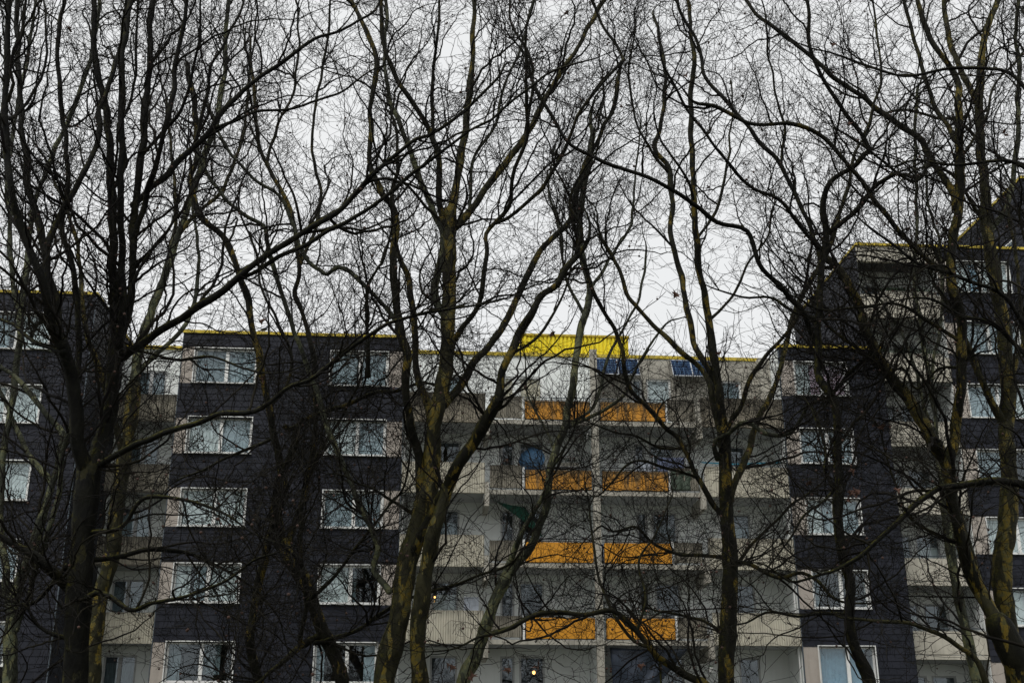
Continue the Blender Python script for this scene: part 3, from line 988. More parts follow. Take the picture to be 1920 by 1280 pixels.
# white cabinet on the second balcony
o = root('cabinet', -1.5, 0.95, 6.11, 'white cupboard showing above the ribbed left parapet', 'cabinet')
u0, u1, zt = -1.75, -1.18, 7.72
sub(MB().box(u0, u1, 0.8, 1.25, 6.105, zt), 'carcass', 'pvc', o, P(o))
for a, b in ((u0 + .01, (u0 + u1) / 2 - .003), ((u0 + u1) / 2 + .003, u1 - .01)):
    d = sub(MB().box(a, b, 0.775, 0.798, 6.15, zt - .02), 'door', 'white_cloth', o, P(o))
    sub(MB().box((a + b) / 2 - .01, (a + b) / 2 + .01, 0.76, 0.774, 7.0, 7.15), 'handle', 'dark_metal', d, P(o))
# blue mats by the pillar
for i, z in enumerate((8.88,)):
    o = root('rolled_mat', 3.44, 0.2, z, 'deep blue rolled mat standing right beside the concrete pillar', 'mat')
    rm = MB()
    sp = [(3.445 + 0.045 * (1 - q / 26 * .8) * math.cos(q * .75), 0.42 + 0.05 * (1 - q / 26 * .8) * math.sin(q * .75)) for q in range(26)]
    k = len(sp)
    rm.add([(a, b, z) for a, b in sp] + [(a, b, z + 0.78) for a, b in sp], [(q, q + 1, k + q + 1, k + q) for q in range(k - 1)])
    s_ = sub(rm, 'roll', 'deep_blue', o, P(o), True)
    s_.modifiers.new('thick', 'SOLIDIFY').thickness = 0.008
    sub(MB().tube([(3.445 + .056 * math.cos(q * .5), .42 + .06 * math.sin(q * .5), z + .4) for q in range(13)], 0.006, 5), 'strap', 'dark_metal', o, P(o))


def foliage(mb, c, r, n, size, rng):
    for _ in range(n):
        d = Vector((rng.gauss(0, 1), rng.gauss(0, 1), rng.gauss(0, 1))).normalized()
        p = Vector(c) + Vector((d.x * r[0], d.y * r[1], d.z * r[2])) * rng.random() ** 0.5
        a = Vector((rng.gauss(0, 1), rng.gauss(0, 1), rng.gauss(0, 1))).normalized()
        b = a.cross(Vector((rng.gauss(0, 1), rng.gauss(0, 1), rng.gauss(0, 1)))).normalized()
        s = size * rng.uniform(.6, 1.3)
        mb.add([p - a * s, p - b * s * .45, p + a * s, p + b * s * .45], [(0, 1, 2, 3)])


RG = random.Random(5)


def planter(u0, u1, v, z, label, petals=None, h=0.14, group='planted balcony boxes', size=0.045):
    o = root('flower_box', (u0 + u1) / 2, v, z, label, 'flower box', group)
    b = MB()
    b.add([(u0 + .03, v - .07, z), (u1 - .03, v - .07, z), (u1 - .03, v + .07, z), (u0 + .03, v + .07, z), (u0, v - .1, z + .16), (u1, v - .1, z + .16), (u1, v + .1, z + .16), (u0, v + .1, z + .16)], BF)
    sub(b, 'trough', 'concrete_plain', o, P(o))
    f = MB()
    n = int((u1 - u0) / 0.25) + 1
    for i in range(n):
        foliage(f, (u0 + (u1 - u0) * (i + .5) / n, v, z + .16 + h * .7), (.2, .12, h), 34, size, RG)
    fo = sub(f, 'foliage', 'plant_green', o, P(o))
    if petals:
        g = MB()
        for i in range(n):
            foliage(g, (u0 + (u1 - u0) * (i + .5) / n, v - .06, z + .2 + h), (.15, .1, h * .7), 9, .03, RG)
        sub(g, 'blossom', petals, fo, P(o))


planter(15.6, 18.1, 1.09, 5.66 + FL * 5 + 0.961, 'green leafy box along the topmost cream parapet')
planter(15.3, 18.1, 1.09, 5.66 + FL * 4 + 0.961, 'green leafy box along the cream parapet second from the top')
planter(4.7, 5.6, 0.36, 6.89, 'flower box with green leaves above the lowest right orange panel', 'pink_petal', 0.12)
planter(1.9, 2.75, 1.3, 12.85, 'red and pink flowers in a box on the balcony wall left of the pillar', 'red_petal', 0.16)
o = bpy.data.objects
sh = root('wall_shelf', 2.35, 1.35, 12.82, 'small shelf carrying flowers on the balcony left of the pillar', 'shelf')
sub(MB().box(1.85, 2.85, 1.15, LV - 0.012, 12.82, 12.848), 'board', 'pvc', sh, P(sh))
sub(MB().box(1.95, 1.98, 1.5, LV - 0.013, 12.6, 12.819).box(2.7, 2.73, 1.5, LV - 0.013, 12.6, 12.819), 'support', 'pvc', sh, P(sh))

# hanging pot at the lowest right bracket
hu, hw = fpx(1333, 1255, -0.0)
o = root('hanging_pot', hu, 0.0, hw - 0.1, 'small white pot hanging from the bracket beside the patchy trunk', 'pot')
sub(MB().tube([(hu, 0, hw - .1), (hu, 0, hw - .09), (hu, 0, hw + .05), (hu, 0, hw + .075)], [.07, .075, .1, .115], 16), 'bowl', 'pvc', o, P(o), True)
for i in range(3):
    a = i * 2.1
    sub(MB().tube([(hu + .105 * math.cos(a), .105 * math.sin(a), hw + .06), (hu, 0, hw + .34)], .004, 4), 'chain', 'dark_metal', o, P(o))
sub(MB().tube([(hu, 0, hw + .34), (hu, 0, 5.43)], .005, 5), 'hook', 'dark_metal', o, P(o))
f = MB()
foliage(f, (hu, 0, hw + .1), (.11, .1, .06), 40, .035, RG)
sub(f, 'foliage', 'plant_green', o, P(o))

# lit bulbs seen in three openings


def lamp(u, v, w, ztop, label, r=0.045):
    o = root('pendant_lamp', u, v, w, label, 'lamp', 'lit lamps behind the glass')
    b = MB()
    vs_, fs = [], []
    n, m_ = 10, 6
    for j in range(m_ + 1):
        th = math.pi * j / m_
        for i in range(n):
            vs_.append((u + r * math.sin(th) * math.cos(2 * math.pi * i / n), v + r * math.sin(th) * math.sin(2 * math.pi * i / n), w + r * 1.15 * math.cos(th)))
    for j in range(m_):
        for i in range(n):
            fs.append((j * n + i, (j + 1) * n + i, (j + 1) * n + (i + 1) % n, j * n + (i + 1) % n))
    sub(b.add(vs_, fs), 'bulb', 'bulb', o, P(o), True)
    sub(MB().tube([(u, v, w + r), (u, v, w + r + .07)], .02, 8), 'socket', 'dark_metal', o, P(o))
    sub(MB().tube([(u, v, w + r + .06), (u, v, ztop)], .005, 5), 'cord', 'dark_metal', o, P(o))


u, w = fpx(650, 1245, 1.0)
lamp(u, 1.0, w, SILL[1] + WH + 0.24, 'warm lit bulb inside the lowest window left of the twin trunks')
u, w = fpx(815, 1119, 1.3)
lamp(u, 1.3, w, 8.71, 'warm lit bulb hanging on the left balcony behind the twin trunks', 0.035)
u, w = fpx(1001, 1260, 2.7)
lamp(u, 2.7, w, 5.55 + 0.1, 'warm lit bulb inside the lowest balcony door left of the pillar', 0.06)

# pigeon on the parapet edge
pu, pw = fpx(496, 620, 0.05)
pw = RT + 0.125
o = root('pigeon', pu, 0.05, pw, 'grey pigeon sitting on the yellow roof edge among the branches', 'bird')
b = MB()
b.tube([(pu - .17, .05, pw + .06), (pu - .10, .05, pw + .085), (pu - .03, .05, pw + .11), (pu + .04, .05, pw + .145), (pu + .075, .05, pw + .20), (pu + .085, .05, pw + .245), (pu + .10, .05, pw + .265), (pu + .125, .05, pw + .262)],
       [.012, .045, .07, .066, .042, .034, .032, .006], 12)
sub(b, 'body', 'bird_grey', o, P(o), True)
sub(MB().add([(pu - .09, .0, pw + .10), (pu - .25, .02, pw + .035), (pu - .25, .08, pw + .035), (pu - .09, .1, pw + .10), (pu - .09, .0, pw + .09), (pu - .25, .02, pw + .028), (pu - .25, .08, pw + .028), (pu - .09, .1, pw + .09)], [tuple(reversed(q)) for q in BF]), 'tail', 'bird_dark', o, P(o))
for s in (-1, 1):
    sub(MB().tube([(pu + .05, .05 + s * .06, pw + .14), (pu - .04, .05 + s * .072, pw + .115), (pu - .16, .05 + s * .04, pw + .075)], [.02, .035, .008], 8), 'wing', 'bird_dark', o, P(o), True)
    sub(MB().tube([(pu, .05 + s * .025, pw + .06), (pu, .05 + s * .025, pw - .002)], .006, 5), 'leg', 'terracotta', o, P(o))
sub(MB().tube([(pu + .12, .05, pw + .262), (pu + .15, .05, pw + .252)], [.008, .002], 6), 'beak', 'bird_dark', o, P(o))

# ================================================================== TREES
# Each limb: (start diameter, end diameter, lean towards (-) or away (+) per metre, points as traced), base to tip; sizes in photo pixels.
TREES = [
 dict(Y=22.0, mat='bark_dark', dens=1.45, label='thickest dark mossy plane tree with several upright stems at the left', limbs=[
  (54, 50, 0.0, [(140,1285),(146,1150),(154,1019),(162,930),(168,876)]),
  (38, 34, .05, [(172,880),(190,830),(203,783),(214,711),(221,640)]),
  (22, 13, .05, [(221,640),(215,560),(212,480),(210,400),(208,300),(200,215),(182,130),(174,50),(175,-60)]),
  (19, 12, -.1, [(222,660),(232,560),(230,480),(226,350),(228,250),(230,120),(238,50),(247,-50)]),
  (22, 12, .12, [(219,650),(243,575),(250,480),(250,425),(262,320),(270,230),(277,150),(283,70),(290,-60)]),
  (15, 9, -.12, [(250,450),(268,390),(290,320),(308,240),(322,170),(333,100),(350,0),(358,-50)]),
  (36, 28, -.1, [(165,890),(148,830),(141,780),(134,711),(116,650)]),
  (23, 12, -.1, [(116,650),(95,598),(75,525),(40,425),(18,340),(10,250),(12,125),(20,-30)]),
  (20, 11, .15, [(118,660),(105,570),(86,500),(72,420),(55,350),(44,265),(37,150),(30,50),(28,-40)]),
  (15, 9, .2, [(140,760),(150,680),(146,600),(138,520),(120,430),(128,340),(120,250),(110,130),(118,0),(120,-40)]),
  (16, 7, -.25, [(170,880),(246,838),(303,814),(376,786),(419,777),(480,768),(534,732),(578,714),(608,690),(652,658),(712,616),(750,599),(800,590),(860,578)]),
  (20, 6, -.2, [(225,672),(275,638),(364,580),(425,540),(480,490),(550,450),(640,388),(690,335),(765,270),(810,250),(880,200),(930,150)]),
  (11, 5, -.1, [(430,530),(500,495),(565,465),(640,425),(715,375),(780,320),(840,275),(905,230),(965,185),(1025,140),(1080,120)]),
  (16, 6, .2, [(250,385),(300,340),(360,280),(400,240),(440,185),(500,135),(575,85),(640,55),(700,20)]),
  (9, 4, .1, [(400,242),(475,215),(550,205),(640,170),(700,130)]),
  (10, 5, .2, [(362,280),(395,150),(410,100),(450,25),(470,-40)]),
  (9, 5, -.2, [(205,470),(195,450),(150,410),(100,375),(40,325),(0,290),(-40,270)]),
  (15, 9, .3, [(85,470),(115,400),(150,340),(185,250),(195,175),(230,75),(245,0),(250,-40)]),
  (27, 9, -.2, [(140,1110),(119,1093),(98,1069),(65,1042),(0,998),(-50,960)]),
  (14, 5, -.3, [(150,1130),(190,1110),(240,1140),(290,1130),(350,1115),(420,1090),(480,1050)]),
  (13, 5, .3, [(158,1048),(215,1045),(290,1030),(360,1035),(420,1065),(470,1095),(520,1150)]),
  (12, 4, -.3, [(160,1000),(230,985),(270,935),(340,935),(420,960),(470,995),(500,1010)]),
  (12, 4, .1, [(125,1060),(60,1130),(0,1115),(-40,1090)]),
  (10, 4, -.1, [(140,1200),(80,1180),(40,1130),(0,1145),(-30,1140)]),
  (12, 5, .25, [(118,660),(60,640),(20,610),(-30,590)]),
  (8, 4, -.3, [(205,640),(250,655),(320,668),(400,672),(460,690),(520,700),(580,680)]),
  (9, 4, .3, [(230,590),(255,520),(300,450),(330,400),(345,330),(350,250)]),
  (9, 5, -.2, [(268,290),(300,250),(340,200),(365,120),(375,50),(380,-30)]),
  (9, 5, .2, [(210,360),(235,300),(225,240),(250,170),(255,80),(260,-20)]),
 ]),
 dict(Y=33.0, mat='bark_mottled', mats={1: 'bark_pale', 4: 'bark_pale'}, label='slim patchy barked tree directly behind the thick dark tree', limbs=[
  (36, 30, 0, [(172,1285),(184,1137),(208,1048),(222,930),(243,800),(251,725)]),
  (24, 9, .1, [(251,725),(262,650),(300,540),(335,440),(370,330),(400,250),(420,150),(425,40),(430,-40)]),
  (16, 7, -.2, [(232,860),(215,790),(190,700),(160,610),(150,500),(135,420),(100,330)]),
  (10, 5, .2, [(300,540),(320,470),(330,380),(320,280),(310,180)]),
  (12, 6, .3, [(255,700),(300,660),(345,610),(370,540),(372,460),(360,380)]),
  (10, 5, .1, [(335,440),(380,390),(420,350),(450,270),(465,180),(470,80)]),
 ]),
 dict(Y=27.0, mat='bark_pale', label='pale stemmed tree at the far left edge', limbs=[
  (30, 22, 0, [(18,1285),(20,1170),(33,1102),(53,1054),(65,1019),(80,965)]),
  (18, 9, .1, [(80,965),(98,912),(112,850),(116,809),(72,763),(43,719),(5,690),(-40,660)]),
  (16, 8, .2, [(98,905),(60,860),(30,800),(5,740),(-30,690)]),
  (15, 10, -.1, [(30,1180),(39,1150),(59,1110),(71,1060),(90,1000),(110,930),(120,850),(140,760),(120,680)]),
  (18, 9, .1, [(22,1160),(5,1050),(0,940),(12,820),(30,700),(40,600),(65,380),(100,290),(140,200),(170,100),(185,20),(190,-40)]),
  (12, 7, .2, [(40,600),(25,520),(20,420),(15,320),(30,220),(50,120),(65,20),(70,-40)]),
 ]),
 dict(Y=30.0, mat='bark_plane', dens=1.15, label='leaning multi-stemmed tree in front of the dark bay between two window columns', limbs=[
  (34, 26, 0, [(642,1285),(625,1226),(605,1182),(584,1122),(566,1078),(542,1042),(527,1015)]),
  (20, 12, .05, [(527,1015),(522,960),(530,901),(513,812),(501,753),(489,679),(471,604),(462,560),(445,500),(420,445),(380,410),(357,345),(370,290),(365,200),(350,120)]),
  (22, 16, -.1, [(486,1290),(468,1197),(477,1137),(489,1078),(498,1028),(510,989),(513,953),(524,900),(548,850),(556,800)]),
  (16, 8, .1, [(535,1030),(560,960),(580,880),(593,768),(584,649),(560,575),(555,550),(560,500),(545,400),(500,310),(480,225),(470,120)]),
  (12, 6, -.2, [(605,1182),(563,1211),(575,1137),(569,1078),(562,1004),(566,944),(578,900),(600,840),(640,780),(670,720)]),
  (16, 9, -.3, [(605,1190),(563,1211),(513,1256),(486,1282)]),
  (11, 6, -.25, [(590,1205),(623,1197),(697,1164),(756,1128),(845,1099),(898,1081),(950,1060)]),
  (9, 5, -.2, [(578,1125),(628,1078),(685,1004),(727,953),(756,912),(770,850)]),
  (13, 7, -.3, [(535,800),(549,803),(600,775),(660,755),(700,740),(745,735),(790,715)]),
  (9, 4, -.15, [(515,820),(470,840),(420,860),(380,880),(330,900)]),
  (8, 5, .1, [(505,765),(540,720),(545,660),(520,600),(490,540),(480,470),(450,400)]),
  (9, 5, .2, [(560,500),(590,430),(600,360),(585,280),(590,200),(610,100),(620,0)]),
  (8, 5, .1, [(500,310),(520,240),(550,170),(560,90),(555,0)]),
 ]),
 dict(Y=26.0, mat='bark_plane', mats={0: 'bark_mottled', 1: 'bark_mottled', 2: 'bark_mottled', 3: 'bark_mottled', 8: 'bark_mottled', 12: 'bark_pale', 15: 'bark_pale', 16: 'bark_pale', 19: 'bark_pale'}, label='tall central plane tree with straight yellow patched trunk', limbs=[
  (52, 40, 0, [(718,1285),(738,1200),(750,1150),(765,1048),(789,974),(808,900),(810,857)]),
  (40, 28, 0, [(810,857),(816,783),(827,738),(839,664),(842,560),(842,500),(845,400)]),
  (22, 9, .05, [(845,400),(865,290),(875,215),(885,125),(890,0),(893,-50)]),
  (38, 30, -.08, [(786,1285),(786,1167),(804,1048),(825,960),(840,915)]),
  (30, 26, -.15, [(765,1050),(800,985),(840,905),(860,866),(889,826),(913,786),(934,749)]),
  (24, 14, -.1, [(934,749),(942,706),(955,666),(974,627),(995,590),(1015,555),(1045,535),(1055,510),(1078,482)]),
  (20, 9, .12, [(832,760),(867,717),(886,680),(913,653),(935,625),(960,580),(1010,480),(1065,415),(1080,365),(1100,300),(1140,225),(1160,150)]),
  (13, 7, -.2, [(845,665),(855,630),(900,565),(912,480),(912,440),(950,395),(965,325),(985,250),(985,175),(990,80)]),
  (18, 9, .15, [(850,430),(880,400),(925,335),(970,275),(1000,230),(1040,155),(1075,100),(1105,50),(1135,0),(1160,-40)]),
  (10, 6, .0, [(930,418),(962,402),(1020,345),(1070,260),(1090,210),(1160,120),(1165,105),(1120,25),(1100,-30)]),
  (24, 9, -.12, [(790,930),(786,857),(771,797),(762,738),(762,664),(750,615),(740,525),(740,400),(715,360),(693,300),(695,220),(705,130),(695,70),(670,20),(650,-30)]),
  (20, 8, .2, [(812,840),(801,753),(783,708),(777,619),(765,525),(745,475),(735,380),(745,300),(740,230)]),
  (18, 8, .2, [(838,600),(815,550),(830,450),(790,340),(765,275),(735,200),(720,125),(725,40),(720,-30)]),
  (15, 8, -.15, [(840,440),(825,385),(822,300),(805,250),(770,185),(730,120),(715,50),(712,-40)]),
  (9, 5, -.1, [(812,255),(810,150),(820,75),(825,0),(830,-40)]),
  (15, 9, .15, [(730,1108),(703,1066),(709,1028),(697,995),(676,953),(658,900),(620,818),(584,708),(560,643),(530,560),(500,465),(495,430),(450,395),(400,345),(375,300)]),
  (12, 6, .2, [(760,640),(740,600),(690,540),(640,500),(610,515),(565,465),(530,375),(480,340),(430,285),(400,220)]),
  (9, 4, -.3, [(778,965),(740,940),(700,915),(670,905),(640,890)]),
  (11, 5, -.2, [(690,705),(690,560),(700,510),(720,480),(735,420)]),
  (8, 5, .2, [(880,400),(890,300),(930,230),(950,150),(980,80),(1000,0),(1010,-40)]),
  (8, 5, .1, [(985,250),(1000,170),(990,100),(960,40),(955,-30)]),
  (9, 5, -.2, [(1078,482),(1090,430),(1070,390),(1080,340),(1120,280)]),
  (8, 5, .2, [(955,666),(1000,640),(1030,600),(1060,540),(1075,480)]),
 ]),
 dict(Y=34.0, mat='bark_pale', label='slender pale grey tree leaning right in front of the orange panels', limbs=[
  (30, 26, 0, [(866,1290),(892,1229),(909,1179),(926,1131),(950,1080)]),
  (20, 14, 0, [(950,1080),(993,1027),(1016,976),(1027,934),(1030,892),(1045,839),(1061,799),(1064,759),(1075,720),(1080,666),(1091,613),(1105,540),(1085,450),(1095,360),(1110,260)]),
  (14, 9, -.15, [(943,1089),(959,1041),(979,993),(1018,928),(1035,880)]),
  (9, 5, .15, [(1069,794),(1112,762),(1133,706),(1141,666),(1170,610),(1200,560),(1210,480)]),
  (9, 5, -.1, [(1066,800),(1128,770),(1168,743),(1184,714),(1207,666),(1250,610)]),
  (7, 4, .2, [(1040,850),(1020,800),(990,740),(985,700)]),
  (12, 6, -.3, [(909,1190),(959,1176),(993,1156),(1049,1148),(1092,1151),(1140,1143)]),
  (8, 4, .1, [(1095,590),(1060,520),(1050,440),(1030,360),(1040,280)]),
  (8, 4, .2, [(1100,560),(1140,490),(1180,420),(1190,340),(1200,240)]),
 ]),
 dict(Y=31.0, mat='bark_plane', mats={10: 'bark_pale', 1: 'bark_mottled', 5: 'bark_mottled'}, label='yellow patched tree with a forked crown right of the solar panels', limbs=[
  (34, 28, 0, [(1362,1285),(1366,1145),(1370,1061),(1364,976),(1361,919),(1359,839),(1356,807)]),
  (16, 8, .05, [(1357,830),(1340,773),(1332,733),(1316,693),(1282,664),(1253,635),(1218,600),(1180,560),(1160,500),(1130,450)]),
  (17, 8, .2, [(1356,807),(1346,759),(1343,720),(1327,688),(1306,653),(1292,600),(1280,525),(1260,450),(1255,325),(1230,280),(1245,200),(1245,125),(1230,40)]),
  (20, 9, -.05, [(1356,800),(1351,746),(1348,720),(1338,680),(1330,600),(1320,550),(1305,450),(1300,350),(1295,200),(1300,100),(1290,0)]),
  (13, 6, -.2, [(1362,805),(1393,759),(1404,720),(1431,674),(1462,640),(1490,600),(1510,540),(1520,480)]),
  (17, 9, .1, [(1364,960),(1377,908),(1399,852),(1415,807),(1425,781),(1452,727),(1472,655),(1482,614),(1501,561),(1523,521),(1560,450),(1580,380),(1600,300)]),
  (13, 8, -.1, [(1364,976),(1335,937),(1306,892),(1285,847),(1266,818),(1229,783),(1202,751),(1178,717),(1168,666),(1154,621),(1136,590),(1115,550),(1090,490),(1080,425)]),
  (10, 5, -.3, [(1356,1044),(1319,1041),(1277,1041),(1249,1033),(1221,1018),(1192,988),(1148,996),(1128,988)]),
  (11, 7, -.2, [(1366,1049),(1412,1061),(1460,1083),(1503,1075),(1533,1090),(1562,1120)]),
  (9, 5, .2, [(1362,1185),(1319,1170),(1277,1153),(1223,1142)]),
  (13, 6, -.3, [(1345,860),(1340,831),(1362,812),(1393,791),(1420,802),(1439,815),(1478,812),(1500,790),(1518,763),(1523,766),(1537,806)]),
  (7, 4, -.2, [(1280,840),(1240,840),(1190,815),(1150,810),(1120,800)]),
  (8, 4, -.2, [(1310,895),(1260,880),(1190,865),(1150,900),(1120,930)]),
  (9, 5, -.1, [(1372,1075),(1400,1030),(1430,1000),(1480,950),(1510,930)]),
  (8, 4, .2, [(1330,600),(1370,560),(1400,500),(1440,440),(1450,380)]),
  (8, 4, .2, [(1305,450),(1340,400),(1360,330),(1370,260),(1375,160)]),
  (7, 4, -.2, [(1255,325),(1220,280),(1190,220),(1180,130),(1190,50)]),
 ]),
 dict(Y=24.0, mat='bark_plane', label='low slanting tree crossing the lowest orange panels', limbs=[
  (26, 24, 0, [(1360,1330),(1340,1300),(1311,1277)]),
  (17, 9, -.1, [(1311,1277),(1277,1258),(1238,1232),(1221,1213),(1192,1179),(1162,1153),(1136,1142),(1100,1148),(1049,1146),(1000,1155),(940,1180)]),
  (9, 5, .2, [(1221,1213),(1190,1205),(1160,1170),(1130,1100),(1115,1040),(1105,980)]),
  (7, 4, -.3, [(1238,1232),(1240,1290),(1235,1330)]),
  (7, 4, .3, [(1195,1180),(1210,1120),(1200,1050),(1230,1000),(1250,950)]),
 ]),
 dict(Y=24.5, mat='bark_dark', label='slim black stemmed tree bending in front of the dark right bay', limbs=[
  (26, 22, 0, [(1632,1290),(1615,1240),(1598,1197),(1592,1152),(1595,1093),(1582,1048),(1571,974),(1574,915)]),
  (20, 17, .05, [(1574,915),(1571,859),(1569,779),(1558,740),(1534,700),(1533,647),(1533,599),(1539,505),(1548,467)]),
  (16, 12, -.1, [(1548,467),(1549,420),(1545,375),(1560,340),(1600,310),(1630,280)]),
  (11, 7, -.1, [(1630,280),(1620,260),(1580,205),(1545,150),(1520,90),(1515,0),(1512,-50)]),
  (13, 11, -.1, [(1548,440),(1605,395),(1640,350),(1672,333)]),
  (12, 7, .2, [(1540,490),(1520,425),(1500,380),(1465,310),(1430,270),(1400,235),(1355,185),(1325,145),(1310,85),(1280,30),(1265,-30)]),
  (9, 6, -.2, [(1538,470),(1500,425),(1465,380),(1420,355),(1380,325),(1345,280),(1305,225),(1280,190),(1250,130)]),
  (13, 7, -.15, [(1533,650),(1523,630),(1511,592),(1482,555),(1451,524),(1425,495),(1400,435),(1345,420),(1310,390),(1280,370),(1230,340),(1180,320),(1140,305),(1090,280),(1055,250),(1010,175),(990,110)]),
  (8, 5, -.2, [(1592,1152),(1539,1149),(1494,1155),(1440,1150),(1400,1170)]),
  (8, 5, .2, [(1568,925),(1547,880),(1547,846),(1537,806),(1523,766)]),
  (8, 4, -.2, [(1572,910),(1520,960),(1490,1000),(1450,1050)]),
  (9, 4, .2, [(1536,600),(1490,580),(1440,560),(1390,555),(1340,540)]),
  (8, 4, .1, [(1620,262),(1640,200),(1650,120),(1640,40),(1635,-30)]),
  (7, 4, .1, [(1465,310),(1470,240),(1450,160),(1440,80),(1430,0)]),
 ]),
 dict(Y=25.5, mat='bark_plane', dens=1.3, mats={1: 'bark_mottled', 2: 'bark_mottled', 9: 'bark_mottled'}, label='broad slanting tree with olive limbs at the lower right', limbs=[
  (60, 50, 0, [(1925,1290),(1900,1226),(1870,1167)]),
  (36, 30, .05, [(1870,1167),(1836,1108),(1806,1019),(1790,950),(1776,872),(1752,832)]),
  (30, 18, .1, [(1752,832),(1725,779),(1699,740),(1672,708),(1646,668),(1627,620),(1611,574),(1595,542),(1570,502),(1548,484)]),
  (26, 24, -.1, [(1836,1108),(1800,1010),(1781,881),(1792,811),(1800,740),(1803,684)]),
  (25, 22, -.05, [(1803,684),(1802,600),(1782,525),(1788,450),(1798,380),(1800,300)]),
  (20, 9, .05, [(1800,300),(1797,220),(1795,150),(1745,75),(1720,0),(1710,-50)]),
  (15, 8, .15, [(1790,390),(1785,360),(1745,300),(1720,260),(1650,210),(1605,175),(1555,140),(1505,90),(1430,40),(1400,0),(1380,-30)]),
  (13, 7, .2, [(1798,270),(1780,240),(1745,175),(1715,75),(1695,0),(1690,-40)]),
  (13, 9, -.2, [(1785,515),(1745,490),(1695,440),(1650,385),(1630,360),(1585,300),(1540,255),(1485,235),(1400,230),(1340,200)]),
  (15, 7, -.2, [(1850,1285),(1830,1241),(1800,1217),(1770,1191),(1717,1170),(1657,1164),(1604,1157)]),
  (11, 6, .2, [(1690,735),(1650,690),(1600,650),(1550,610),(1540,590)]),
  (9, 5, -.1, [(1800,640),(1740,600),(1680,570),(1600,575),(1540,580),(1500,560)]),
  (10, 6, .1, [(1640,660),(1590,700),(1560,740),(1520,760)]),
  (8, 4, .2, [(1803,690),(1760,690),(1720,730),(1690,690),(1640,720),(1600,730)]),
  (8, 5, -.2, [(1745,300),(1720,340),(1690,330),(1650,300),(1600,260)]),
  (9, 5, .3, [(1806,1019),(1750,1000),(1700,960),(1680,900),(1660,840)]),
  (8, 5, .2, [(1800,300),(1840,240),(1860,170),(1900,120),(1940,60)]),
 ]),
 dict(Y=22.5, mat='bark_dark', dens=1.5, label='dark tree whose long bare limb enters from the right edge', limbs=[
  (34, 30, 0, [(1990,1300),(1975,1100),(1960,980)]),
  (22, 6, -.1, [(1960,950),(1920,909),(1836,903),(1776,912),(1732,933),(1687,971),(1628,1031),(1586,1060),(1539,1078),(1480,1085)]),
  (20, 9, .1, [(1960,980),(1950,800),(1945,600),(1935,450),(1940,300),(1930,150),(1925,0)]),
  (13, 6, .1, [(1948,700),(1900,640),(1850,600),(1800,590),(1740,560)]),
  (12, 6, -.1, [(1940,650),(1890,560),(1820,530),(1740,500),(1690,470),(1640,430)]),
  (9, 5, .1, [(1940,330),(1890,300),(1800,310),(1720,300),(1670,310)]),
  (9, 5, .1, [(1935,180),(1880,130),(1780,125),(1700,145),(1620,120),(1560,100)]),
 ]),
 dict(Y=29.0, mat='bark_mottled', dens=1.3, mats={5: 'bark_pale'}, label='straight yellow patched tree nearest the right edge', limbs=[
  (40, 36, 0, [(1905,1290),(1890,1167),(1878,1078),(1888,989),(1894,900)]),
  (36, 28, 0, [(1894,900),(1886,825),(1890,740),(1886,680),(1880,600),(1866,525),(1850,425)]),
  (26, 11, 0, [(1850,425),(1840,275),(1835,175),(1845,75),(1870,0),(1880,-50)]),
  (16, 9, .1, [(1836,200),(1815,160),(1780,75),(1770,0),(1765,-40)]),
  (22, 10, -.1, [(1880,790),(1850,730),(1820,660),(1790,590),(1770,560)]),
  (14, 8, .1, [(1852,440),(1885,390),(1905,300),(1910,150),(1905,50),(1910,-40)]),
  (12, 7, .2, [(1892,720),(1915,650),(1912,560),(1900,450),(1890,380)]),
  (10, 5, -.2, [(1848,420),(1820,380),(1790,330),(1750,310),(1700,330)]),
  (9, 5, -.2, [(1840,270),(1800,230),(1760,220),(1700,205),(1650,215)]),
 ]),
 dict(Y=36.0, mat='bark_pale', label='thin twin stemmed tree before the cream balconies at right', limbs=[
  (22, 20, 0, [(1840,1320),(1815,1200),(1790,1080),(1770,940)]),
  (12, 7, 0, [(1770,940),(1755,800),(1740,700),(1725,600),(1715,520),(1720,420),(1715,300),(1720,180)]),
  (11, 6, .1, [(1765,900),(1740,780),(1715,690),(1690,620),(1670,590),(1650,560)]),
  (9, 5, .1, [(1745,720),(1765,600),(1765,480),(1740,380),(1735,280)]),
 ]),
]

CAMV = np.array([0, 0, CAMZ])


def at_px(x, y, Y):
    a, b = (x - 960) / FPX, (640 - y) / FPX
    r = np.array((a, math.cos(PITCH) - b * math.sin(PITCH), math.sin(PITCH) + b * math.cos(PITCH)))
    return CAMV + r * (Y / r[1])


def depth_of(p):
    return p[1] * math.cos(PITCH) + (p[2] - CAMZ) * math.sin(PITCH)


def catmull(pts, n):
    pts = np.asarray(pts, float)
    ext = np.vstack([2 * pts[0] - pts[1], pts, 2 * pts[-1] - pts[-2]])
    seg = np.linalg.norm(np.diff(pts, axis=0), axis=1)
    cum = np.concatenate([[0], np.cumsum(seg)])
    res = []
    for s in np.linspace(0, cum[-1], n):
        i = min(np.searchsorted(cum, s, side='right') - 1, len(seg) - 1)
        u = (s - cum[i]) / max(seg[i], 1e-9)
        p0, p1, p2, p3 = ext[i], ext[i + 1], ext[i + 2], ext[i + 3]
        res.append(0.5 * ((2 * p1) + (-p0 + p2) * u + (2 * p0 - 5 * p1 + 4 * p2 - p3) * u * u + (-p0 + 3 * p1 - 3 * p2 + p3) * u ** 3))
    return np.array(res)


def nrm(a):
    return a / np.maximum(np.linalg.norm(a, axis=-1, keepdims=True), 1e-9)


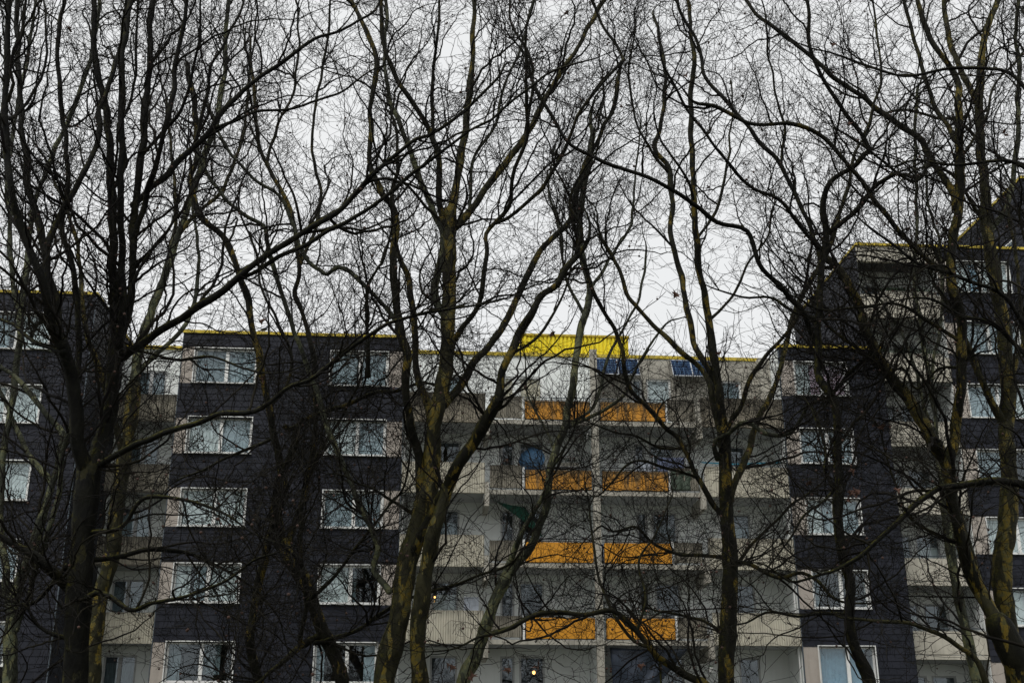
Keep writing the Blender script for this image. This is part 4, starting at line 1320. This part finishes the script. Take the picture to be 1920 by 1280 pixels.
def tubes(PTS, RAD, S):
    """PTS (N,K,3), RAD (N,K) -> verts, quads, per-vertex radius"""
    n, k, _ = PTS.shape
    T = np.empty_like(PTS)
    T[:, 1:-1] = PTS[:, 2:] - PTS[:, :-2]
    T[:, 0] = PTS[:, 1] - PTS[:, 0]
    T[:, -1] = PTS[:, -1] - PTS[:, -2]
    T = nrm(T)
    mean = nrm(PTS[:, -1] - PTS[:, 0])
    ax = np.where(np.abs(mean[:, 2:3]) < 0.8, np.array([[0.1, 0.2, 1.0]]), np.array([[1.0, 0.3, 0.1]]))
    ref = nrm(np.cross(mean, ax))[:, None, :]
    A = nrm(ref - T * (T * ref).sum(-1, keepdims=True))
    B = np.cross(T, A)
    th = np.arange(S) * 2 * math.pi / S
    V = PTS[:, :, None, :] + RAD[:, :, None, None] * (np.cos(th)[None, None, :, None] * A[:, :, None, :] + np.sin(th)[None, None, :, None] * B[:, :, None, :])
    idx = np.arange(n * k * S).reshape(n, k, S)
    a = idx[:, :-1, :]
    b = np.roll(a, -1, axis=2)
    c = idx[:, 1:, :]
    d = np.roll(c, -1, axis=2)
    F = np.stack([a, b, d, c], axis=-1).reshape(-1, 4)
    return V.reshape(-1, 3), F, np.repeat(RAD.reshape(-1), S)


def np_mesh(name, V, F, rad=None):
    me = bpy.data.meshes.new(name)
    me.vertices.add(len(V))
    me.vertices.foreach_set('co', np.ascontiguousarray(V, dtype=np.float32).ravel())
    k = F.shape[1]
    me.loops.add(F.size)
    me.loops.foreach_set('vertex_index', np.ascontiguousarray(F, dtype=np.int32).ravel())
    me.polygons.add(len(F))
    me.polygons.foreach_set('loop_start', np.arange(0, F.size, k, dtype=np.int32))
    me.polygons.foreach_set('use_smooth', np.ones(len(F), dtype=bool))
    if rad is not None:
        at = me.attributes.new('rad', 'FLOAT', 'POINT')
        at.data.foreach_set('value', rad.astype(np.float32))
    me.update(calc_edges=True)
    return me


def join(parts):
    V, F, R, o = [], [], [], 0
    for v, f, r in parts:
        V.append(v)
        F.append(f + o)
        R.append(r)
        o += len(v)
    return np.vstack(V), np.vstack(F), np.concatenate(R)


def grow(P0, D0_, L, K, wig, trop, R0, R1, rng, zig=0.0):
    """N shoots of K points: a wandering, slightly zigzag walk"""
    n = len(P0)
    out_ = np.empty((n, K, 3))
    out_[:, 0] = P0
    d = nrm(D0_)
    st = (L / (K - 1))[:, None]
    side = nrm(np.cross(d, rng.normal(size=(n, 3))))
    for i in range(1, K):
        d = nrm(d + rng.normal(size=(n, 3)) * wig + trop)
        dd = nrm(d + side * zig * (1 if i % 2 else -1))
        out_[:, i] = out_[:, i - 1] + dd * st
    t_ = np.linspace(0, 1, K)[None, :]
    rad = R0[:, None] * (1 - t_) + R1[:, None] * t_
    return out_, rad


def spawn(PTS, RAD, per, rng, f0=0.12, f1=1.0):
    """start points spread along parent shoots: positions, tangents, radii"""
    n, k, _ = PTS.shape
    tot = n * per
    pi = np.repeat(np.arange(n), per)
    t_ = rng.uniform(f0, f1, tot) * (k - 1)
    i = np.minimum(t_.astype(int), k - 2)
    fr = (t_ - i)[:, None]
    p = PTS[pi, i] * (1 - fr) + PTS[pi, i + 1] * fr
    tg = nrm(PTS[pi, i + 1] - PTS[pi, i])
    r = RAD[pi, i] * (1 - fr[:, 0]) + RAD[pi, i + 1] * fr[:, 0]
    return p, tg, r, t_ / (k - 1)


def side_dir(tg, rng, fwd, lat, up, n=None):
    q = nrm(np.cross(tg, rng.normal(size=tg.shape)))
    return nrm(tg * fwd + q * lat + np.array([0, 0, up]))


LEAVES = [(497,603),(503,702),(880,337),(985,347),(1285,143),(1590,230),(1395,178),(1560,77),(1270,540),(1060,17),(470,190),(481,200),(1365,192),(848,1243),(838,1268),(806,1275),
          (1196,1245),(1603,876),(1642,793),(1652,801),(1668,797),(1612,917),(1601,921),(1684,915),(1513,902),(135,50),(435,297),(1345,662),(440,285),(1592,932),(1880,245),(1700,425),
          (925,1190),(884,1262),(1880,365),(1757,683),(1320,345),(1740,640),(1710,540),(940,833),(952,858),(1040,628),(700,620),(1010,1245),(1530,318),(1785,160),(960,1262),(870,1275)]
LEAF_T = {}


def leaf_mesh(rng):
    """withered palmate plane leaf, five pointed lobes, curled, with its stalk"""
    prof = [(0, .0), (.25, .08), (.5, .02), (.34, .22), (.58, .42), (.27, .42), (.14, .5), (0, .85), (-.14, .5), (-.27, .42), (-.58, .42), (-.34, .22), (-.5, .02), (-.25, .08)]
    vs_ = [(0, 0, .28)]
    for x, y in prof:
        vs_.append((x, 1.5 * x * x + rng.uniform(-.1, .1) - .7 * (y - .3) ** 2, y))
    n = len(prof)
    fs = [(0, 1 + i, 1 + (i + 1) % n) for i in range(n)]
    b = len(vs_)
    vs_ += [(-.012, 0, .02), (.012, 0, .02), (.012, .05, -.5), (-.012, .05, -.5)]
    fs.append((b, b + 1, b + 2, b + 3))
    return mesh('leaf', vs_, fs)


rl_ = random.Random(3)
LEAFM = [leaf_mesh(rl_) for _ in range(5)]
TOTAL = 0


def build_tree(spec, ti):
    global TOTAL
    rng = np.random.default_rng(100 + ti)
    Y = spec['Y']
    base_px = spec['limbs'][0][3][0]
    b3 = at_px(base_px[0], base_px[1], Y)
    root_ = bpy.data.objects.new('plane_tree', None)
    COL.objects.link(root_)
    base = np.array([b3[0] + rng.uniform(-.1, .1), Y, 0.0])
    root_.location = base
    tag(root_, spec['label'], 'tree', 'bare plane trees in front of the flats')
    done = []           # (px pts, Y along)
    limbs3 = []
    for li, (d0, d1, k, px) in enumerate(spec['limbs']):
        px = np.array(px, float)
        off0 = 0.0
        best = None
        for q, yy, rr_ in done:
            dist = np.hypot(q[:, 0] - px[0, 0], q[:, 1] - px[0, 1])
            j = int(dist.argmin())
            if best is None or dist[j] < best[0]:
                best = (dist[j], yy[j], rr_[j])
        y0 = best[1] if best is not None and best[0] < 60 else Y + rng.uniform(-.5, .5)
        seg = np.concatenate([[0], np.cumsum(np.hypot(*np.diff(px, axis=0).T))])
        sc_ = FPX / (Y * 1.02)
        s_m = seg / sc_
        wob = np.array([0.0] + list(np.cumsum(rng.normal(0, .12, len(px) - 1)))) * (li > 0)
        ys = y0 + k * 2.0 * s_m * np.exp(-s_m / 14.0) + wob
        dm = np.interp(seg / seg[-1], [0, 1], [d0, d1]) * (0.86 if li == 0 else .80)
        P3 = np.array([at_px(x, y, yy) for (x, y), yy in zip(px, ys)])
        r3 = np.array([d / 2 / FPX * depth_of(p) for d, p in zip(dm, P3)])
        if li == 0:      # down to the ground, with a root flare
            P3 = np.vstack([[base[0], base[1], -0.15], [base[0], base[1], 0.25], [base[0] * .6 + P3[0][0] * .4, base[1], P3[0][2] * .4], P3])
            r3 = np.concatenate([[r3[0] * 1.8, r3[0] * 1.35, r3[0] * 1.08], r3])
        if li > 0 and 30 < px[-1][0] < 1890 and px[-1][1] > -20 and d1 < 10.5 or (li > 0 and d1 == 14):     # run out into a thin wandering end
            dd = nrm(P3[-1] - P3[-2])
            for q in range(6):
                dd = nrm(dd + rng.normal(size=3) * .32 + np.array([0, 0, .08]))
                P3 = np.vstack([P3, P3[-1] + dd * .5])
                r3 = np.append(r3, max(.006, r3[-1] * .66))
        L = np.linalg.norm(np.diff(P3, axis=0), axis=1).sum()
        n = max(8, int(L / 0.16))
        Q = catmull(P3, n)
        cum = np.concatenate([[0], np.cumsum(np.linalg.norm(np.diff(P3, axis=0), axis=1))])
        rr = np.interp(np.linspace(0, cum[-1], n), cum, r3)
        # knobbly: small wander and swellings
        nz = rng.normal(size=(n, 3))
        for _ in range(2):
            nz[1:-1] = (nz[:-2] + nz[1:-1] * 2 + nz[2:]) / 4
        w = np.minimum(rr * 0.35, 0.022)[:, None] * np.minimum(np.arange(n) / 4, 1)[:, None]
        if li > 0:
            Q = Q + nz * w * 1.4
            m_ = max(4, int(L / .55))
            kk = rng.normal(size=(m_, 3))
            kk[0] = kk[-1] = 0
            big = np.stack([np.interp(np.linspace(0, m_ - 1, n), np.arange(m_), kk[:, c]) for c in range(3)], 1)
            Q = Q + big * (np.minimum(rr * .35 + .012, .045) * np.clip((.10 - rr) / .07, .12, 1.3))[:, None]
        sw = rng.normal(size=n)
        sw = np.convolve(sw, np.ones(5) / 5, 'same')
        rr = rr * (1 + 0.16 * sw)
        if li > 0:        # collar where it leaves its parent
            rr[:3] *= np.array([1.12, 1.06, 1.02])
            rr = np.minimum(rr, best[2] * 1.0) if best[0] < 60 else rr
        # rounded ends, the foot of a limb buried in its parent
        d_a, d_b = nrm(Q[1] - Q[0]), nrm(Q[-1] - Q[-2])
        if li > 0:
            Q = np.vstack([Q[0] - d_a * rr[0] * .95, Q[0] - d_a * rr[0] * .6, Q])
            rr = np.concatenate([[rr[0] * .15, rr[0] * .78], rr])
        Q = np.vstack([Q, Q[-1] + d_b * rr[-1] * .6, Q[-1] + d_b * rr[-1] * .95])
        rr = np.concatenate([rr, [rr[-1] * .75, rr[-1] * .12]])
        pxq = np.array([px_of(p)[:2] for p in Q])
        done.append((pxq, Q[:, 1], np.array([rr[max(0, q - 4):q + 5].max() for q in range(len(rr))])))
        limbs3.append((Q, rr))
    # wood
    for li, (Q, rr) in enumerate(limbs3):
        S = 14 if rr.mean() > .12 else (10 if rr.mean() > .06 else 7)
        V, F, R = tubes(Q[None] - base, rr[None], S)
        # irregular girth
        if S >= 10:
            nz = rng.normal(size=(len(Q), S))
            nz = (nz + np.roll(nz, 1, 1) + np.roll(nz, -1, 1)) / 3
            nz[1:-1] = (nz[:-2] + nz[1:-1] + nz[2:]) / 3
            cen = np.repeat(Q - base, S, axis=0)
            V = cen + (V - cen) * (1 + 0.14 * nz.reshape(-1, 1))
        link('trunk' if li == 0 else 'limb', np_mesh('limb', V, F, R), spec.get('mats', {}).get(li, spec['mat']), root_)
    # branches and shoots of four orders
    def in_gap(pts):
        pq = np.array([px_of(v_)[:2] for v_ in pts])
        return pq, ((pq[:, 0] > 1170) & (pq[:, 0] < 1480) & (pq[:, 1] > 500) & (pq[:, 1] < 690)) | ((pq[:, 0] > 950) & (pq[:, 0] < 1120) & (pq[:, 1] > 590) & (pq[:, 1] < 760))

    def starts(step, ntip):
        acc = []
        for Q, rr in limbs3:
            ids = np.where((rr < .17) & (Q[:, 2] > 2.6))[0]
            if len(ids) < 6:
                continue
            m = max(1, int(len(ids) * .16 / step * spec.get('dens', 1.0) * (1.7 if Q[ids, 2].mean() < 13.5 else .9)))
            t_ = np.concatenate([rng.choice(ids[2:-2], m), rng.choice(ids[-max(4, len(ids) // 5):-2], ntip)])
            # open gaps in the crowns above the roof line and before the pale top storey
            pq, gap = in_gap(Q[t_])
            keep_ = (~gap | (rng.random(len(t_)) < .10)) & (pq[:, 0] > -120) & (pq[:, 0] < 2040) & (pq[:, 1] > -110) & (pq[:, 1] < 1360)
            t_ = t_[keep_]
            if len(t_) == 0:
                continue
            acc.append((Q[t_], nrm(Q[t_ + 1] - Q[t_]), rr[t_], np.concatenate([np.zeros(m), np.ones(ntip)])[keep_]))
        return [np.concatenate([a[k] for a in acc]) for k in range(4)]

    def fork(tg, fwd, lat, up):
        q = nrm(np.cross(tg, rng.normal(size=tg.shape)))
        return nrm(tg * fwd[:, None] + q * lat[:, None] + np.stack([0 * up, 0 * up, up], 1))

    p, tg, pr, tip = starts(.95, 1)
    nb_ = len(p)
    L = rng.gamma(5.0, .42, nb_) * (.75 + 5 * np.minimum(pr, .07)) + .8
    AB, RB = grow(p, fork(tg, .7 + .4 * tip, .8 - .3 * tip, rng.normal(.25, .3, nb_)), L, 20, .17, np.array([0, 0, .03]),
                  np.minimum(pr * .6, .008 + .0065 * L), np.full(nb_, .0055), rng, .10)
    p1, t1, r1, f1 = starts(.85, 1)
    p2, t2, r2, f2 = spawn(AB, RB, 5, rng, .12)
    g2 = ~in_gap(p2)[1] | (rng.random(len(p2)) < .25)
    p2, t2, r2 = p2[g2], t2[g2], r2[g2]
    p, tg, pr = np.vstack([p1, p2]), np.vstack([t1, t2]), np.concatenate([r1, r2])
    n1 = len(p)
    L = .35 + rng.gamma(3.0, .26, n1)
    A1, R1_ = grow(p, fork(tg, np.full(n1, .65), np.full(n1, .8), rng.normal(.12, .28, n1)), L, 9, .24, np.array([0, 0, .025]),
                   np.minimum(pr * .65, .0062 + .0022 * L), np.full(n1, .0048), rng, .16)
    p, tg, pr, f = spawn(A1, R1_, 4, rng, .15)
    n2 = len(p)
    L2 = .16 + rng.gamma(2.2, .17, n2)
    A2, R2_ = grow(p, side_dir(tg, rng, .6, .75, .06), L2, 5, .28, np.array([0, 0, .02]), np.minimum(pr * .85, .0058), np.full(n2, .0042), rng, .22)
    p, tg, pr, f = spawn(A2[::2], R2_[::2], 1, rng, .2, .8)
    n3 = len(p)
    L3 = .08 + rng.gamma(2.0, .09, n3)
    A3, R3_ = grow(p, side_dir(tg, rng, .5, .8, .05), L3, 4, .30, np.array([0, 0, .02]), np.minimum(pr * .9, .0046), np.full(n3, .0036), rng, .25)
    parts = [tubes(AB - base, RB, 5), tubes(A1 - base, R1_, 4), tubes(A2 - base, R2_, 3), tubes(A3 - base, R3_, 3)]
    V, F, R = join(parts)
    o = link('crown', np_mesh('crown', V, F, R), 'twig', root_)
    o['kind'] = 'stuff'
    TOTAL += len(F) * 2
    # seed balls on their stalks
    nb = int(n1 * .22)
    pick = rng.choice(n2, nb)
    tipp = A2[pick, -1]
    hang = rng.uniform(.05, .13, nb)
    ico = np.array([(0, 0, 1), (.894, 0, .447), (.276, .851, .447), (-.724, .526, .447), (-.724, -.526, .447), (.276, -.851, .447),
                    (.724, .526, -.447), (-.276, .851, -.447), (-.894, 0, -.447), (-.276, -.851, -.447), (.724, -.526, -.447), (0, 0, -1)])
    icf = np.array([(0, 1, 2), (0, 2, 3), (0, 3, 4), (0, 4, 5), (0, 5, 1), (1, 6, 2), (2, 7, 3), (3, 8, 4), (4, 9, 5), (5, 10, 1), (6, 7, 2), (7, 8, 3), (8, 9, 4), (9, 10, 5), (10, 6, 1),
                    (11, 7, 6), (11, 8, 7), (11, 9, 8), (11, 10, 9), (11, 6, 10)])
    cen = tipp - base - np.stack([rng.normal(0, .02, nb), rng.normal(0, .02, nb), hang], 1)
    rb = rng.uniform(.022, .030, nb)
    V = (cen[:, None, :] + ico[None] * rb[:, None, None]).reshape(-1, 3)
    F = (np.arange(nb)[:, None, None] * 12 + icf[None]).reshape(-1, 3)
    o = link('seed_balls', np_mesh('seed_balls', V, F), 'seed_ball', root_)
    o['kind'] = 'stuff'
    sv = np.stack([tipp - base, cen], 1)
    V, F, R = tubes(sv, np.full((nb, 2), .0022), 3)
    o = link('seed_stalks', np_mesh('seed_stalks', V, F, R), 'twig', root_)
    o['kind'] = 'stuff'
    # withered leaves still hanging: on the nearest shoot tip
    tips = np.vstack([A2[:, -1], A2[:, 3]])
    return root_, base, tips


ALL = [build_tree(s, i) for i, s in enumerate(TREES)]
PX = []
for root_, base, tips in ALL:
    d = tips - CAMV
    dep = d[:, 1] * math.cos(PITCH) + d[:, 2] * math.sin(PITCH)
    up = -d[:, 1] * math.sin(PITCH) + d[:, 2] * math.cos(PITCH)
    PX.append(np.stack([960 + FPX * d[:, 0] / dep, 640 - FPX * up / dep], 1))
for i, (x, y) in enumerate(LEAVES):
    best = min(((np.hypot(q[:, 0] - x, q[:, 1] - y).min(), int(np.hypot(q[:, 0] - x, q[:, 1] - y).argmin()), t_) for t_, q in enumerate(PX)))
    root_, base, tips = ALL[best[2]]
    p = tips[best[1]] - base
    s = rl_.uniform(.13, .21)
    lf = link('leaf', LEAFM[i % 5], 'leaf_brown', root_)
    lf.location = (p[0], p[1], p[2] - s * .1)
    lf.scale = (s, s, s)
    lf.rotation_euler = (math.pi + rl_.uniform(-.6, .6), rl_.uniform(-.7, .7), rl_.uniform(-1.2, 1.2))
print('twig triangles', TOTAL, 'objects', len(bpy.data.objects))
